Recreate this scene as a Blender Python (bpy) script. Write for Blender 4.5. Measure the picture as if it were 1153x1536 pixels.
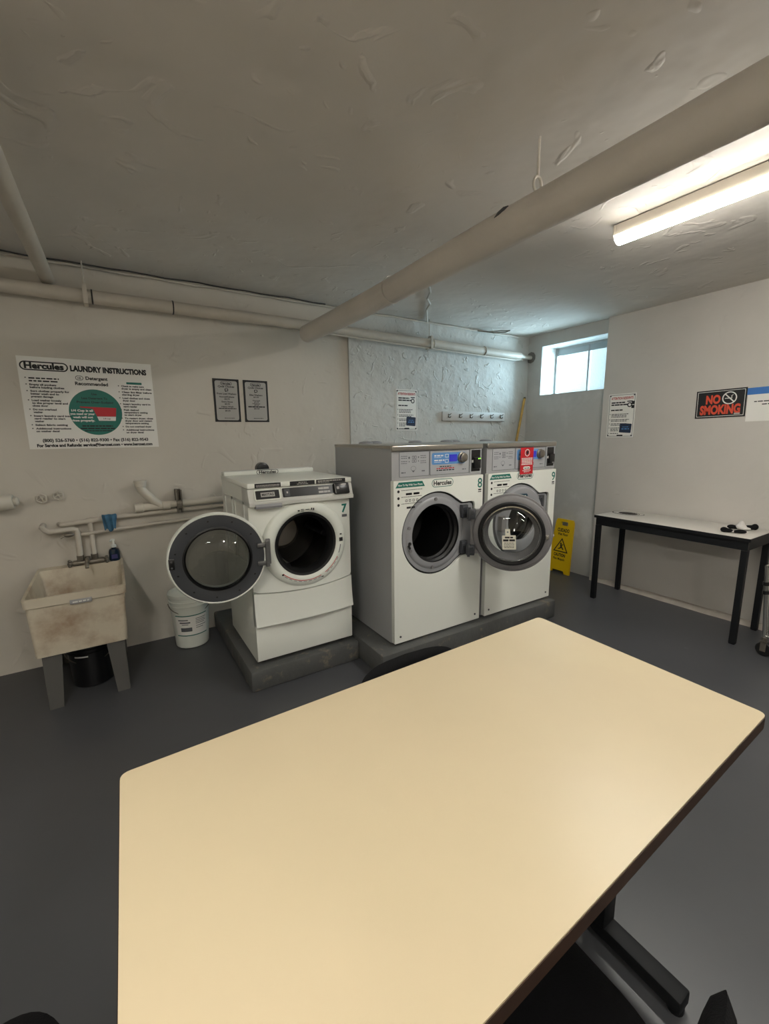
import bpy, bmesh, math, random
from mathutils import Matrix, Vector
PI = math.pi
random.seed(7)
S = bpy.context.scene
C = S.collection
for o in list(bpy.data.objects):
    bpy.data.objects.remove(o)

# ------------------------------------------------------------------ camera
YAW, PITCH, ROLL, FPX = 0.562518610, 0.177146383, 0.0106724121, 642.36
cy, sy, cp, sp = math.cos(YAW), math.sin(YAW), math.cos(PITCH), math.sin(PITCH)
fw = Vector((sy * cp, cy * cp, -sp))
rt = Vector((cy, -sy, 0))
dn = fw.cross(rt)
rt2 = math.cos(ROLL) * rt + math.sin(ROLL) * dn
dn2 = fw.cross(rt2)
cd = bpy.data.cameras.new('camera')
cam = bpy.data.objects.new('camera', cd)
C.objects.link(cam)
m3 = Matrix((rt2, -dn2, -fw)).transposed()
cam.matrix_world = Matrix.Translation((0, 0, 1.5)) @ m3.to_4x4()
cd.sensor_fit = 'HORIZONTAL'
cd.sensor_width = 36.0
cd.lens = FPX / 1153.0 * 36.0
cd.clip_start = 0.02
S.camera = cam

# ------------------------------------------------------------------ light
LAMP_RIGHT = 76.0
LAMP_LEFT = 95.0
FILL_REAR = 90.0  # added fill behind the camera, brightens the machine fronts
SKY_FAR = 1.5
SKY_SUN = 190.0
S.view_settings.view_transform = 'Standard'
S.view_settings.look = 'None'
S.view_settings.gamma = 1.0
S.view_settings.use_curve_mapping = False
S.view_settings.exposure = 0.03
w = bpy.data.worlds.new('sky')
S.world = w
w.use_nodes = True
wn = w.node_tree
bg = wn.nodes['Background']
wtc = wn.nodes.new('ShaderNodeTexCoord')
wdot = wn.nodes.new('ShaderNodeVectorMath')
wdot.operation = 'DOT_PRODUCT'
wdot.inputs[1].default_value = Vector((0.75, -0.65, -0.05)).normalized()    # bright side of the yard, towards the sun
wn.links.new(wtc.outputs['Generated'], wdot.inputs[0])
wmr = wn.nodes.new('ShaderNodeMapRange')
wmr.interpolation_type = 'SMOOTHSTEP'
wmr.inputs['From Min'].default_value = 0.42
wmr.inputs['From Max'].default_value = 0.98
wmr.inputs['To Min'].default_value = SKY_FAR
wmr.inputs['To Max'].default_value = SKY_SUN
wn.links.new(wdot.outputs['Value'], wmr.inputs['Value'])
bg.inputs[0].default_value = (0.80, 0.93, 0.97, 1)
wn.links.new(wmr.outputs['Result'], bg.inputs[1])
pl = bpy.data.lights.new('window_portal', 'AREA')
pl.shape = 'RECTANGLE'
pl.size = 0.85
pl.size_y = 0.6
pl.cycles.is_portal = True
po = bpy.data.objects.new('window_portal', pl)
C.objects.link(po)
po.location = (4.60, 2.88, 2.18)
po.rotation_euler = (PI / 2, 0, PI / 2)   # emits towards -X

# ------------------------------------------------------------------ helpers
def lin(c):
    return tuple(((v / 255.0) / 12.92 if v / 255.0 <= 0.04045 else ((v / 255.0 + 0.055) / 1.055) ** 2.4) for v in c)


def mat(name, rgb, rough=0.5, metal=0.0, spec=0.5, var=0.0, vscale=6.0, bump=0.0, bscale=40.0, coat=0.0,
        dark=None, dscale=3.0, dlo=0.55, dhi=0.75, bdetail=4.0, emit=None, estr=0.0):
    m = bpy.data.materials.new(name)
    m.use_nodes = True
    nt = m.node_tree
    b = nt.nodes['Principled BSDF']
    col = lin(rgb)
    b.inputs['Base Color'].default_value = (*col, 1)
    b.inputs['Roughness'].default_value = rough
    b.inputs['Metallic'].default_value = metal
    b.inputs['Specular IOR Level'].default_value = spec
    if coat:
        b.inputs['Coat Weight'].default_value = coat
    tc = nt.nodes.new('ShaderNodeTexCoord')
    src = None
    if var:
        n = nt.nodes.new('ShaderNodeTexNoise')
        n.inputs['Scale'].default_value = vscale
        n.inputs['Detail'].default_value = 5
        nt.links.new(tc.outputs['Object'], n.inputs['Vector'])
        r = nt.nodes.new('ShaderNodeValToRGB')
        r.color_ramp.elements[0].position = 0.3
        r.color_ramp.elements[1].position = 0.7
        r.color_ramp.elements[0].color = (*[max(0, v * (1 - var)) for v in col], 1)
        r.color_ramp.elements[1].color = (*[min(1, v * (1 + var)) for v in col], 1)
        nt.links.new(n.outputs['Fac'], r.inputs['Fac'])
        src = r.outputs['Color']
    if dark:
        n = nt.nodes.new('ShaderNodeTexNoise')
        n.inputs['Scale'].default_value = dscale
        n.inputs['Detail'].default_value = 8
        n.inputs['Roughness'].default_value = 0.65
        nt.links.new(tc.outputs['Object'], n.inputs['Vector'])
        r = nt.nodes.new('ShaderNodeValToRGB')
        r.color_ramp.elements[0].position = dlo
        r.color_ramp.elements[1].position = dhi
        r.color_ramp.elements[0].color = (0, 0, 0, 1)
        r.color_ramp.elements[1].color = (1, 1, 1, 1)
        nt.links.new(n.outputs['Fac'], r.inputs['Fac'])
        mx = nt.nodes.new('ShaderNodeMixRGB')
        nt.links.new(r.outputs['Color'], mx.inputs['Fac'])
        if src:
            nt.links.new(src, mx.inputs['Color1'])
        else:
            mx.inputs['Color1'].default_value = (*col, 1)
        mx.inputs['Color2'].default_value = (*lin(dark), 1)
        src = mx.outputs['Color']
    if src:
        nt.links.new(src, b.inputs['Base Color'])
    if bump:
        n = nt.nodes.new('ShaderNodeTexNoise')
        n.inputs['Scale'].default_value = bscale
        n.inputs['Detail'].default_value = bdetail
        nt.links.new(tc.outputs['Object'], n.inputs['Vector'])
        bp = nt.nodes.new('ShaderNodeBump')
        bp.inputs['Strength'].default_value = bump
        bp.inputs['Distance'].default_value = 0.02
        nt.links.new(n.outputs['Fac'], bp.inputs['Height'])
        nt.links.new(bp.outputs['Normal'], b.inputs['Normal'])
    if emit:
        b.inputs['Emission Color'].default_value = (*emit, 1)
        b.inputs['Emission Strength'].default_value = estr
    return m


def plaster(name, rgb, rough, bump, scale, ridge, rscale, patch=None, pscale=1.2, plo=0.5, phi=0.6):
    """painted plaster: soft lumps plus thin trowel ridges, optional repainted patches"""
    m = mat(name, rgb, rough, spec=0.3, var=0.05, vscale=1.6, dark=patch, dscale=pscale, dlo=plo, dhi=phi)
    nt = m.node_tree
    b = nt.nodes['Principled BSDF']
    tc = [n for n in nt.nodes if n.type == 'TEX_COORD'][0]
    n1 = nt.nodes.new('ShaderNodeTexNoise')
    n1.inputs['Scale'].default_value = scale
    n1.inputs['Detail'].default_value = 3
    nt.links.new(tc.outputs['Object'], n1.inputs['Vector'])
    n2 = nt.nodes.new('ShaderNodeTexNoise')
    n2.inputs['Scale'].default_value = rscale
    n2.inputs['Detail'].default_value = 2
    n2.inputs['Distortion'].default_value = 2.2
    nt.links.new(tc.outputs['Object'], n2.inputs['Vector'])
    r = nt.nodes.new('ShaderNodeValToRGB')
    r.color_ramp.elements[0].position = 0.62
    r.color_ramp.elements[1].position = 0.70
    r.color_ramp.elements[0].color = (0, 0, 0, 1)
    r.color_ramp.elements[1].color = (1, 1, 1, 1)
    nt.links.new(n2.outputs['Fac'], r.inputs['Fac'])
    b1 = nt.nodes.new('ShaderNodeBump')
    b1.inputs['Strength'].default_value = bump
    b1.inputs['Distance'].default_value = 0.03
    nt.links.new(n1.outputs['Fac'], b1.inputs['Height'])
    b2 = nt.nodes.new('ShaderNodeBump')
    b2.inputs['Strength'].default_value = ridge
    b2.inputs['Distance'].default_value = 0.006
    nt.links.new(r.outputs['Color'], b2.inputs['Height'])
    nt.links.new(b1.outputs['Normal'], b2.inputs['Normal'])
    nt.links.new(b2.outputs['Normal'], b.inputs['Normal'])
    return m


def glass_mat(name, tint, gloss=0.12):
    m = bpy.data.materials.new(name)
    m.use_nodes = True
    nt = m.node_tree
    for n in list(nt.nodes):
        if n.type != 'OUTPUT_MATERIAL':
            nt.nodes.remove(n)
    out = nt.nodes['Material Output']
    t = nt.nodes.new('ShaderNodeBsdfTransparent')
    t.inputs[0].default_value = (*tint, 1)
    g = nt.nodes.new('ShaderNodeBsdfGlossy')
    g.inputs['Roughness'].default_value = 0.03
    f = nt.nodes.new('ShaderNodeLayerWeight')
    f.inputs['Blend'].default_value = 0.25
    mp = nt.nodes.new('ShaderNodeMath')
    mp.operation = 'MULTIPLY_ADD'
    mp.inputs[1].default_value = 0.5
    mp.inputs[2].default_value = gloss * 0.4
    nt.links.new(f.outputs['Fresnel'], mp.inputs[0])
    mx = nt.nodes.new('ShaderNodeMixShader')
    nt.links.new(mp.outputs[0], mx.inputs[0])
    nt.links.new(t.outputs[0], mx.inputs[1])
    nt.links.new(g.outputs[0], mx.inputs[2])
    nt.links.new(mx.outputs[0], out.inputs[0])
    return m


def frosted_mat(name):
    m = bpy.data.materials.new(name)
    m.use_nodes = True
    nt = m.node_tree
    for n in list(nt.nodes):
        if n.type != 'OUTPUT_MATERIAL':
            nt.nodes.remove(n)
    out = nt.nodes['Material Output']
    t = nt.nodes.new('ShaderNodeBsdfTransparent')
    tr = nt.nodes.new('ShaderNodeBsdfTranslucent')
    tr.inputs[0].default_value = (0.12, 0.13, 0.13, 1)
    tc = nt.nodes.new('ShaderNodeTexCoord')
    n = nt.nodes.new('ShaderNodeTexNoise')
    n.inputs['Scale'].default_value = 90
    n.inputs['Detail'].default_value = 4
    nt.links.new(tc.outputs['Object'], n.inputs['Vector'])
    r = nt.nodes.new('ShaderNodeValToRGB')
    r.color_ramp.elements[0].color = (0.42, 0.50, 0.56, 1)
    r.color_ramp.elements[1].color = (0.62, 0.68, 0.70, 1)
    nt.links.new(n.outputs['Fac'], r.inputs['Fac'])
    nt.links.new(r.outputs['Color'], t.inputs[0])
    mx = nt.nodes.new('ShaderNodeMixShader')
    mx.inputs[0].default_value = 0.2
    nt.links.new(t.outputs[0], mx.inputs[1])
    nt.links.new(tr.outputs[0], mx.inputs[2])
    nt.links.new(mx.outputs[0], out.inputs[0])
    return m


class MB:
    """collects shapes into one mesh"""
    def __init__(self, m=None):
        self.bm = bmesh.new()
        self.m = m or Matrix()

    def add(self, verts, faces):
        vs = [self.bm.verts.new(self.m @ Vector(v)) for v in verts]
        for f in faces:
            try:
                self.bm.faces.new([vs[i] for i in f])
            except ValueError:
                pass
        return self

    def merge(self, other, m=None):
        mm = self.m @ (m or Matrix())
        other.verts.ensure_lookup_table()
        other.verts.index_update()
        self_vs = [self.bm.verts.new(mm @ v.co) for v in other.verts]
        for f in other.faces:
            try:
                self.bm.faces.new([self_vs[v.index] for v in f.verts])
            except ValueError:
                pass
        other.free()
        return self

    def box(self, x0, x1, y0, y1, z0, z1, bev=0.0, seg=2):
        t = bmesh.new()
        bmesh.ops.create_cube(t, size=1)
        for v in t.verts:
            v.co = Vector((x0 + (v.co.x + .5) * (x1 - x0), y0 + (v.co.y + .5) * (y1 - y0), z0 + (v.co.z + .5) * (z1 - z0)))
        if bev:
            bmesh.ops.bevel(t, geom=t.edges[:], offset=bev, segments=seg, affect='EDGES', profile=0.5)
        return self.merge(t)

    def lathe(self, prof, org=(0, 0, 0), axis=(0, 0, 1), seg=32, closed=False):
        ax = Vector(axis).normalized()
        q = Vector((0, 0, 1)).rotation_difference(ax)
        o = Vector(org)
        verts, rings = [], []
        for r, h in prof:
            if r < 1e-6:
                rings.append([len(verts)])
                verts.append(o + q @ Vector((0, 0, h)))
            else:
                rings.append(list(range(len(verts), len(verts) + seg)))
                for k in range(seg):
                    a = 2 * PI * k / seg
                    verts.append(o + q @ Vector((r * math.cos(a), r * math.sin(a), h)))
        faces = []
        n = len(rings)
        for i in range(n if closed else n - 1):
            a, b = rings[i], rings[(i + 1) % n]
            for k in range(seg):
                k2 = (k + 1) % seg
                if len(a) == 1 and len(b) == 1:
                    continue
                if len(a) == 1:
                    faces.append((a[0], b[k2], b[k]))
                elif len(b) == 1:
                    faces.append((a[k], a[k2], b[0]))
                else:
                    faces.append((a[k], a[k2], b[k2], b[k]))
        return self.add(verts, faces)

    def cyl(self, p0, p1, r, seg=16, r2=None):
        p0, p1 = Vector(p0), Vector(p1)
        d = p1 - p0
        r2 = r if r2 is None else r2
        return self.lathe([(0, 0), (r, 0), (r2, d.length), (0, d.length)], p0, d, seg)

    def tube(self, pts, r, seg=12, closed=False):
        pts = [Vector(p) for p in pts]
        n = len(pts)
        rs = r if isinstance(r, (list, tuple)) else [r] * n
        tang = []
        for i in range(n):
            if closed:
                t = pts[(i + 1) % n] - pts[i - 1]
            else:
                t = pts[min(i + 1, n - 1)] - pts[max(i - 1, 0)]
            tang.append(t.normalized())
        u = tang[0].orthogonal().normalized()
        verts = []
        for i in range(n):
            if i:
                u = tang[i - 1].rotation_difference(tang[i]) @ u
                u = (u - tang[i] * u.dot(tang[i])).normalized()
            v = tang[i].cross(u)
            for k in range(seg):
                a = 2 * PI * k / seg
                verts.append(pts[i] + rs[i] * (math.cos(a) * u + math.sin(a) * v))
        faces = []
        for i in range(n if closed else n - 1):
            j = (i + 1) % n
            for k in range(seg):
                k2 = (k + 1) % seg
                faces.append((i * seg + k, i * seg + k2, j * seg + k2, j * seg + k))
        if not closed:
            faces.append(tuple(range(seg))[::-1])
            faces.append(tuple((n - 1) * seg + k for k in range(seg)))
        return self.add(verts, faces)

    def plate(self, outer, holes=(), y0=0.0, y1=0.01):
        """outline in x,z filled and given thickness from y0 (front) to y1"""
        t = bmesh.new()
        es = []
        for loop in [outer] + list(holes):
            vs = [t.verts.new((p[0], y0, p[1])) for p in loop]
            for i in range(len(vs)):
                es.append(t.edges.new((vs[i], vs[(i + 1) % len(vs)])))
        bmesh.ops.triangle_fill(t, use_beauty=True, use_dissolve=False, edges=es)
        if abs(y1 - y0) > 1e-7:
            g = bmesh.ops.extrude_face_region(t, geom=t.faces[:])
            for e in g['geom']:
                if isinstance(e, bmesh.types.BMVert):
                    e.co.y += (y1 - y0)
        bmesh.ops.recalc_face_normals(t, faces=t.faces[:])
        return self.merge(t)

    def prism(self, poly, axis, a, b):
        """poly of 2D points swept along an axis: 'x' uses (y,z), 'y' uses (x,z), 'z' uses (x,y)"""
        n = len(poly)
        def mk(p, t):
            return {'x': (t, p[0], p[1]), 'y': (p[0], t, p[1]), 'z': (p[0], p[1], t)}[axis]
        verts = [mk(p, a) for p in poly] + [mk(p, b) for p in poly]
        faces = [tuple(range(n)), tuple(range(2 * n - 1, n - 1, -1))]
        for i in range(n):
            j = (i + 1) % n
            faces.append((i, j, n + j, n + i))
        return self.add(verts, faces)

    def grid(self, fn, nu, nv):
        verts = [fn(i / nu, j / nv) for j in range(nv + 1) for i in range(nu + 1)]
        faces = [(j * (nu + 1) + i, j * (nu + 1) + i + 1, (j + 1) * (nu + 1) + i + 1, (j + 1) * (nu + 1) + i)
                 for j in range(nv) for i in range(nu)]
        return self.add(verts, faces)

    def ball(self, c, rad, seg=16, rings=10):
        rad = rad if isinstance(rad, (list, tuple)) else (rad,) * 3
        t = bmesh.new()
        bmesh.ops.create_uvsphere(t, u_segments=seg, v_segments=rings, radius=1)
        return self.merge(t, Matrix.Translation(c) @ Matrix.Diagonal((*rad, 1)))

    def build(self, name, material, parent=None, smooth=True, recalc=True, loc=None, rot=None):
        if recalc:
            bmesh.ops.recalc_face_normals(self.bm, faces=self.bm.faces[:])
        me = bpy.data.meshes.new(name)
        self.bm.to_mesh(me)
        self.bm.free()
        me.materials.append(material)
        if smooth:
            me.shade_smooth()
            me.set_sharp_from_angle(angle=math.radians(38))
        o = bpy.data.objects.new(name, me)
        C.objects.link(o)
        if parent:
            o.parent = parent
        if loc:
            o.location = loc
        if rot:
            o.rotation_euler = rot
        return o


def thing(name, label, cat, loc=(0, 0, 0), rz=0.0, group=None):
    o = bpy.data.objects.new(name, None)
    o.empty_display_size = 0.1
    C.objects.link(o)
    o.location = loc
    o.rotation_euler = (0, 0, rz)
    tag(o, label, cat, group)
    return o


def tag(o, label, cat, group=None):
    o['label'] = label
    o['category'] = cat
    if group:
        o['group'] = group
    return o


def struct(o):
    o['kind'] = 'structure'
    return o


def copy_tree(o, parent=None):
    c = o.copy()
    C.objects.link(c)
    c.parent = parent
    for ch in list(o.children):
        copy_tree(ch, c)
    return c


def rrect(x0, x1, z0, z1, r, n=5):
    out = []
    for cx, cz, a0 in ((x1 - r, z0 + r, -PI / 2), (x1 - r, z1 - r, 0), (x0 + r, z1 - r, PI / 2), (x0 + r, z0 + r, PI)):
        for k in range(n + 1):
            a = a0 + PI / 2 * k / n
            out.append((cx + r * math.cos(a), cz + r * math.sin(a)))
    return out


def circle(cx, cz, r, n=48, rz=None):
    rz = rz or r
    return [(cx + r * math.cos(2 * PI * k / n), cz + rz * math.sin(2 * PI * k / n)) for k in range(n)]


def keyhole(cx, cz, r, hh, xr, n=48, rc=0.025, sgn=1):
    """circle that runs out into a square-ended hinge tab on one side"""
    a0 = math.asin(hh / r) + 0.16
    pts = []
    for k in range(n + 1):
        a = a0 + (2 * PI - 2 * a0) * k / n
        pts.append((cx + sgn * r * math.cos(a), cz + r * math.sin(a)))
    xe = cx + sgn * r * math.cos(a0)
    # lower run-out, square tab, upper run-out
    xf = cx + sgn * (r * math.cos(a0) + 0.05)
    pts += [(xf, cz - hh), (cx + sgn * (xr - rc), cz - hh), (cx + sgn * (xr - rc * 0.3), cz - hh + rc * 0.3), (cx + sgn * xr, cz - hh + rc),
            (cx + sgn * xr, cz + hh - rc), (cx + sgn * (xr - rc * 0.3), cz + hh - rc * 0.3), (cx + sgn * (xr - rc), cz + hh), (xf, cz + hh)]
    return pts if sgn > 0 else pts[::-1]


def frame(org, u, v):
    """matrix whose local x,z run along u,v of a surface and local -y points out of it"""
    u, v = Vector(u).normalized(), Vector(v).normalized()
    n = u.cross(v)           # towards the viewer
    return Matrix((u, -n, v)).transposed().to_4x4() if org is None else Matrix.Translation(org) @ Matrix((u, -n, v)).transposed().to_4x4()


_cap = {}
def text_bm(s, bold=0.0, shear=0.0):
    cu = bpy.data.curves.new('t', 'FONT')
    cu.body = s
    cu.size = 1.0
    cu.offset = bold
    cu.shear = shear
    cu.resolution_u = 3
    ob = bpy.data.objects.new('t', cu)
    C.objects.link(ob)
    bpy.context.view_layer.update()
    ev = ob.evaluated_get(bpy.context.evaluated_depsgraph_get())
    me = ev.to_mesh()
    vs = [tuple(v.co) for v in me.vertices]
    fs = [tuple(p.vertices) for p in me.polygons]
    ev.to_mesh_clear()
    bpy.data.objects.remove(ob)
    bpy.data.curves.remove(cu)
    return vs, fs


class Print(MB):
    """lettering and printed marks lying 0.8 mm proud of a surface (local x right, z up)"""
    def text(self, s, x, z, h, wid=None, al='c', bold=0.012, shear=0.0, off=0.0008):
        vs, fs = text_bm(s, bold, shear)
        if not vs:
            return self
        x0 = min(v[0] for v in vs)
        x1 = max(v[0] for v in vs)
        k = h / 0.70
        kx = k if not wid else wid / (x1 - x0)
        ww = (x1 - x0) * kx
        ox = {'l': x, 'c': x - ww / 2, 'r': x - ww}[al]
        self.add([(ox + (v[0] - x0) * kx, -off, z + v[1] * k) for v in vs], fs)
        return self

    def bars(self, x, z, wid, h, al='l', seed=0, off=0.0008, gap=0.7):
        """a line of print too small to read: word-length dashes"""
        rnd = random.Random(seed * 31 + int(abs(z) * 10000))
        words = []
        t = 0.0
        while t < wid:
            l = min(h * rnd.uniform(1.6, 4.5), wid - t)
            if l > h * 0.6:
                words.append((t, l))
            t += l + h * gap
        tot = words[-1][0] + words[-1][1]
        ox = {'l': x, 'c': x - tot / 2, 'r': x - tot}[al]
        for a, l in words:
            self.add([(ox + a, -off, z), (ox + a + l, -off, z), (ox + a + l, -off, z + h), (ox + a, -off, z + h)], [(0, 1, 2, 3)])
        return self

    def fill(self, loop, off=0.0006):
        self.plate(loop, (), -off, -off)
        return self

    def ring(self, outer, inner, off=0.0007):
        self.plate(outer, (inner,), -off, -off)
        return self

    def rect(self, x0, x1, z0, z1, off=0.0006):
        self.add([(x0, -off, z0), (x1, -off, z0), (x1, -off, z1), (x0, -off, z1)], [(0, 1, 2, 3)])
        return self


def oval_loop(cx, cz, wx, hz):
    return rrect(cx - wx / 2, cx + wx / 2, cz - hz / 2, cz + hz / 2, hz * 0.499, 8)

# ------------------------------------------------------------------ materials
M_WALL = plaster('wall_paint', (205, 199, 188), 0.75, 0.25, 5, 0.5, 3.2)
M_WALLR = plaster('rough_wall_paint', (200, 200, 195), 0.7, 0.5, 9, 1.0, 6.0)
M_RIGHT = plaster('right_wall_paint', (202, 197, 190), 0.75, 0.25, 5, 0.3, 2.6)
M_NICHE = plaster('niche_wall_paint', (186, 186, 182), 0.75, 0.3, 5, 0.3, 3.0, patch=(200, 200, 196), pscale=1.4)
M_CEIL = plaster('ceiling_paint', (214, 208, 200), 0.7, 0.55, 3.0, 0.5, 4.2)
M_FLOOR = mat('grey_floor_paint', (74, 75, 78), 0.38, spec=0.5, var=0.10, vscale=1.3, bump=0.05, bscale=5, dark=(100, 100, 100), dscale=5, dlo=0.68, dhi=0.78)
M_CONC = mat('plinth_paint', (82, 83, 82), 0.55, var=0.12, vscale=5, bump=0.25, bscale=12, dark=(122, 112, 98), dscale=11, dlo=0.58, dhi=0.70)
M_WHITE = mat('white_enamel', (228, 230, 222), 0.28, coat=0.2)
M_WHITE2 = mat('white_enamel_plastic', (222, 225, 216), 0.35)
M_GREY = mat('grey_enamel', (158, 159, 160), 0.38)
M_GREY2 = mat('grey_plastic', (142, 143, 146), 0.4)
M_GREY3 = mat('door_grey_plastic', (118, 116, 117), 0.42)
M_PANEL = mat('light_grey_overlay', (165, 167, 170), 0.4)
M_DGREY = mat('dark_grey_plastic', (62, 64, 68), 0.42)
M_BLACKP = mat('black_plastic', (20, 20, 22), 0.3)
M_RUB = mat('black_rubber', (14, 14, 15), 0.5)
M_DRUM = mat('drum_dark', (24, 24, 25), 0.45)
M_STEEL = mat('brushed_steel', (178, 174, 166), 0.3, metal=0.9)
M_CHROME = mat('chrome', (200, 200, 198), 0.14, metal=1.0)
M_DULL = mat('dull_metal', (130, 124, 114), 0.45, metal=0.8, var=0.15, vscale=30)
M_GLASS = glass_mat('door_glass', (0.88, 0.90, 0.90), 0.15)
M_GLASS7 = glass_mat('bowl_glass', (0.36, 0.37, 0.36), 0.12)
M_DGLASS = mat('dark_glass', (14, 16, 18), 0.06)
M_FROST = frosted_mat('frosted_pane')
M_TEAL = mat('teal_print', (8, 108, 95), 0.5)
M_RED = mat('red_print', (186, 22, 34), 0.5)
M_ORANGE = mat('orange_red_print', (214, 78, 52), 0.5)
M_BLUE = mat('blue_overlay', (88, 140, 196), 0.4)
M_NAVY = mat('blue_display', (38, 42, 150), 0.2, emit=(0.03, 0.03, 0.30), estr=0.6)
M_LED = mat('green_led', (150, 255, 60), 0.3, emit=(0.45, 1.0, 0.15), estr=1.2)
M_INK = mat('black_ink', (22, 22, 24), 0.6)
M_INK2 = mat('grey_ink', (92, 94, 98), 0.6)
M_WINK = mat('white_ink', (225, 225, 220), 0.6)
M_PAPER = mat('white_paper', (236, 234, 228), 0.5)
M_PAPERG = mat('grey_paper', (168, 165, 160), 0.4)
M_CREAM = mat('cream_laminate', (208, 192, 160), 0.34, spec=0.32, var=0.025, vscale=3, dark=(176, 158, 128), dscale=14, dlo=0.76, dhi=0.82)
M_EDGE = mat('brown_edge', (52, 34, 24), 0.6, var=0.2, vscale=30)
M_LAMW = mat('white_laminate', (205, 200, 192), 0.35, var=0.03, vscale=4)
M_BLKM = mat('black_metal', (14, 16, 19), 0.6, spec=.3)
M_SINK = mat('stained_sink', (206, 196, 176), 0.5, var=0.06, vscale=5, dark=(140, 104, 72), dscale=4, dlo=0.48, dhi=0.80)
M_LEG = mat('grey_leg_paint', (92, 91, 88), 0.5)
M_PIPE = mat('painted_pipe', (196, 189, 177), 0.5, var=0.05, vscale=8, bump=0.1, bscale=30)
M_BIGP = mat('painted_pipe_wrap', (216, 210, 203), 0.62, var=0.05, vscale=4, bump=0.25, bscale=9)
M_PVC = mat('white_pvc', (205, 198, 184), 0.4)
M_RAG = mat('blue_cloth', (62, 104, 132), 0.85, var=0.15, vscale=30)
M_YEL = mat('yellow_plastic', (222, 184, 16), 0.4)
M_WOOD = mat('yellow_wood', (196, 158, 84), 0.5, var=0.1, vscale=20)
M_FAB = mat('black_fabric', (12, 12, 14), 0.8, spec=.2, bump=0.2, bscale=300)
M_LAMPB = mat('lamp_housing', (214, 206, 192), 0.45)
M_LAMPR = mat('lamp_diffuser', (255, 250, 240), 0.5, emit=(1.0, 0.97, 0.90), estr=LAMP_RIGHT)
M_LAMPL = mat('lamp_diffuser_dim', (255, 250, 240), 0.5, emit=(1.0, 0.96, 0.88), estr=LAMP_LEFT)
M_FILLREAR = mat('fill_diffuser_rear', (255, 250, 240), 0.5, emit=(1.0, 0.97, 0.90), estr=FILL_REAR)
for m_ in (M_LAMPR, M_LAMPL, M_FILLREAR):      # the strip of diodes faces down: the diffuser is brightest below, weaker on its flanks
    nt_ = m_.node_tree
    ge_ = nt_.nodes.new('ShaderNodeNewGeometry')
    sx_ = nt_.nodes.new('ShaderNodeSeparateXYZ')
    nt_.links.new(ge_.outputs['True Normal'], sx_.inputs[0])
    mr_ = nt_.nodes.new('ShaderNodeMapRange')
    mr_.inputs['From Min'].default_value = 0.0
    mr_.inputs['From Max'].default_value = -0.9
    es_ = nt_.nodes['Principled BSDF'].inputs['Emission Strength']
    mr_.inputs['To Min'].default_value = es_.default_value * 0.25
    mr_.inputs['To Max'].default_value = es_.default_value * 1.25
    nt_.links.new(sx_.outputs['Z'], mr_.inputs['Value'])
    nt_.links.new(mr_.outputs['Result'], es_)
M_SOAP = mat('soap_bottle', (24, 40, 58), 0.2)
M_TAPE = mat('blue_tape', (60, 118, 190), 0.6)
M_REVEAL = mat('white_reveal', (226, 228, 226), 0.7, bump=0.5, bscale=25)
M_PALEY = mat('tag_paper', (226, 222, 206), 0.5)

# ------------------------------------------------------------------ setting
BY = 3.465      # back wall, left part
BY2 = 3.447     # back wall, right part, thicker render
RX = 4.09       # right wall
NX = 4.14       # niche wall with the window
CZ = 2.570      # ceiling
struct(MB().box(-1.9, 5.0, -2.9, 3.8, -0.1, 0.0).build('floor', M_FLOOR, smooth=False))
def ceil_fn(u, v):
    x, y = -1.9 + 6.3 * u, -2.9 + 6.6 * v
    return (x, y, CZ + 0.006 * math.sin(x * 2.3 + 1.1 * math.sin(y * 1.7)) * math.cos(y * 1.9))
cm = MB().grid(ceil_fn, 40, 34)
cm.box(-1.9, 4.4, -2.9, 3.7, 2.64, 2.75)
struct(cm.build('ceiling', M_CEIL))
struct(MB().box(-1.9, 1.825, BY, BY + 0.2, -0.1, 2.66).build('wall_back', M_WALL, smooth=False))
struct(MB().box(1.825, 4.4, BY2, BY2 + 0.2, -0.1, 2.66, bev=0.004).build('wall_back', M_WALLR, smooth=False))
rb = MB()
rb.box(RX, RX + 0.9, -2.9, 2.492, -0.1, 2.66, bev=0.012, seg=3)
struct(rb.build('wall_right', M_RIGHT, smooth=True))
nm = MB(Matrix.Rotation(PI / 2, 4, 'Z'))          # local x -> world y, local y -> world -x
nm.plate([(2.3, -0.1), (3.7, -0.1), (3.7, 2.66), (2.3, 2.66)], ([(2.497, 1.926), (3.265, 1.926), (3.265, 2.445), (2.497, 2.445)],), -NX, -NX - 0.02)
struct(nm.build('wall_niche', M_NICHE, smooth=False))
struct(MB().box(-2.0, -1.7, -2.9, 3.7, -0.1, 2.66).build('wall_left', M_WALL, smooth=False))
struct(MB().box(-1.9, 5.0, -3.05, -2.8, -0.1, 2.66).build('wall_front', M_WALL, smooth=False))
# ragged pale render along the foot of the right wall
bb = MB()
rnd = random.Random(3)
n = 60
vs, fs = [], []
for i in range(n + 1):
    y = -2.7 + (2.47 + 2.7) * i / n
    d = 0.030 + rnd.uniform(-0.006, 0.006)
    h = 0.050 + rnd.uniform(-0.006, 0.006)
    vs += [(RX + 0.01, y, 0.0), (RX - d, y, 0.0), (RX - d * 0.55, y, h * 0.75), (RX + 0.01, y, h)]
    if i:
        b0 = (i - 1) * 4
        for k in range(3):
            fs.append((b0 + k, b0 + k + 1, b0 + k + 5, b0 + k + 4))
bb.add(vs, fs)
struct(bb.build('baseboard_right', mat('pale_render', (168, 160, 150), 0.8, var=0.1, vscale=12)))
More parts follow.
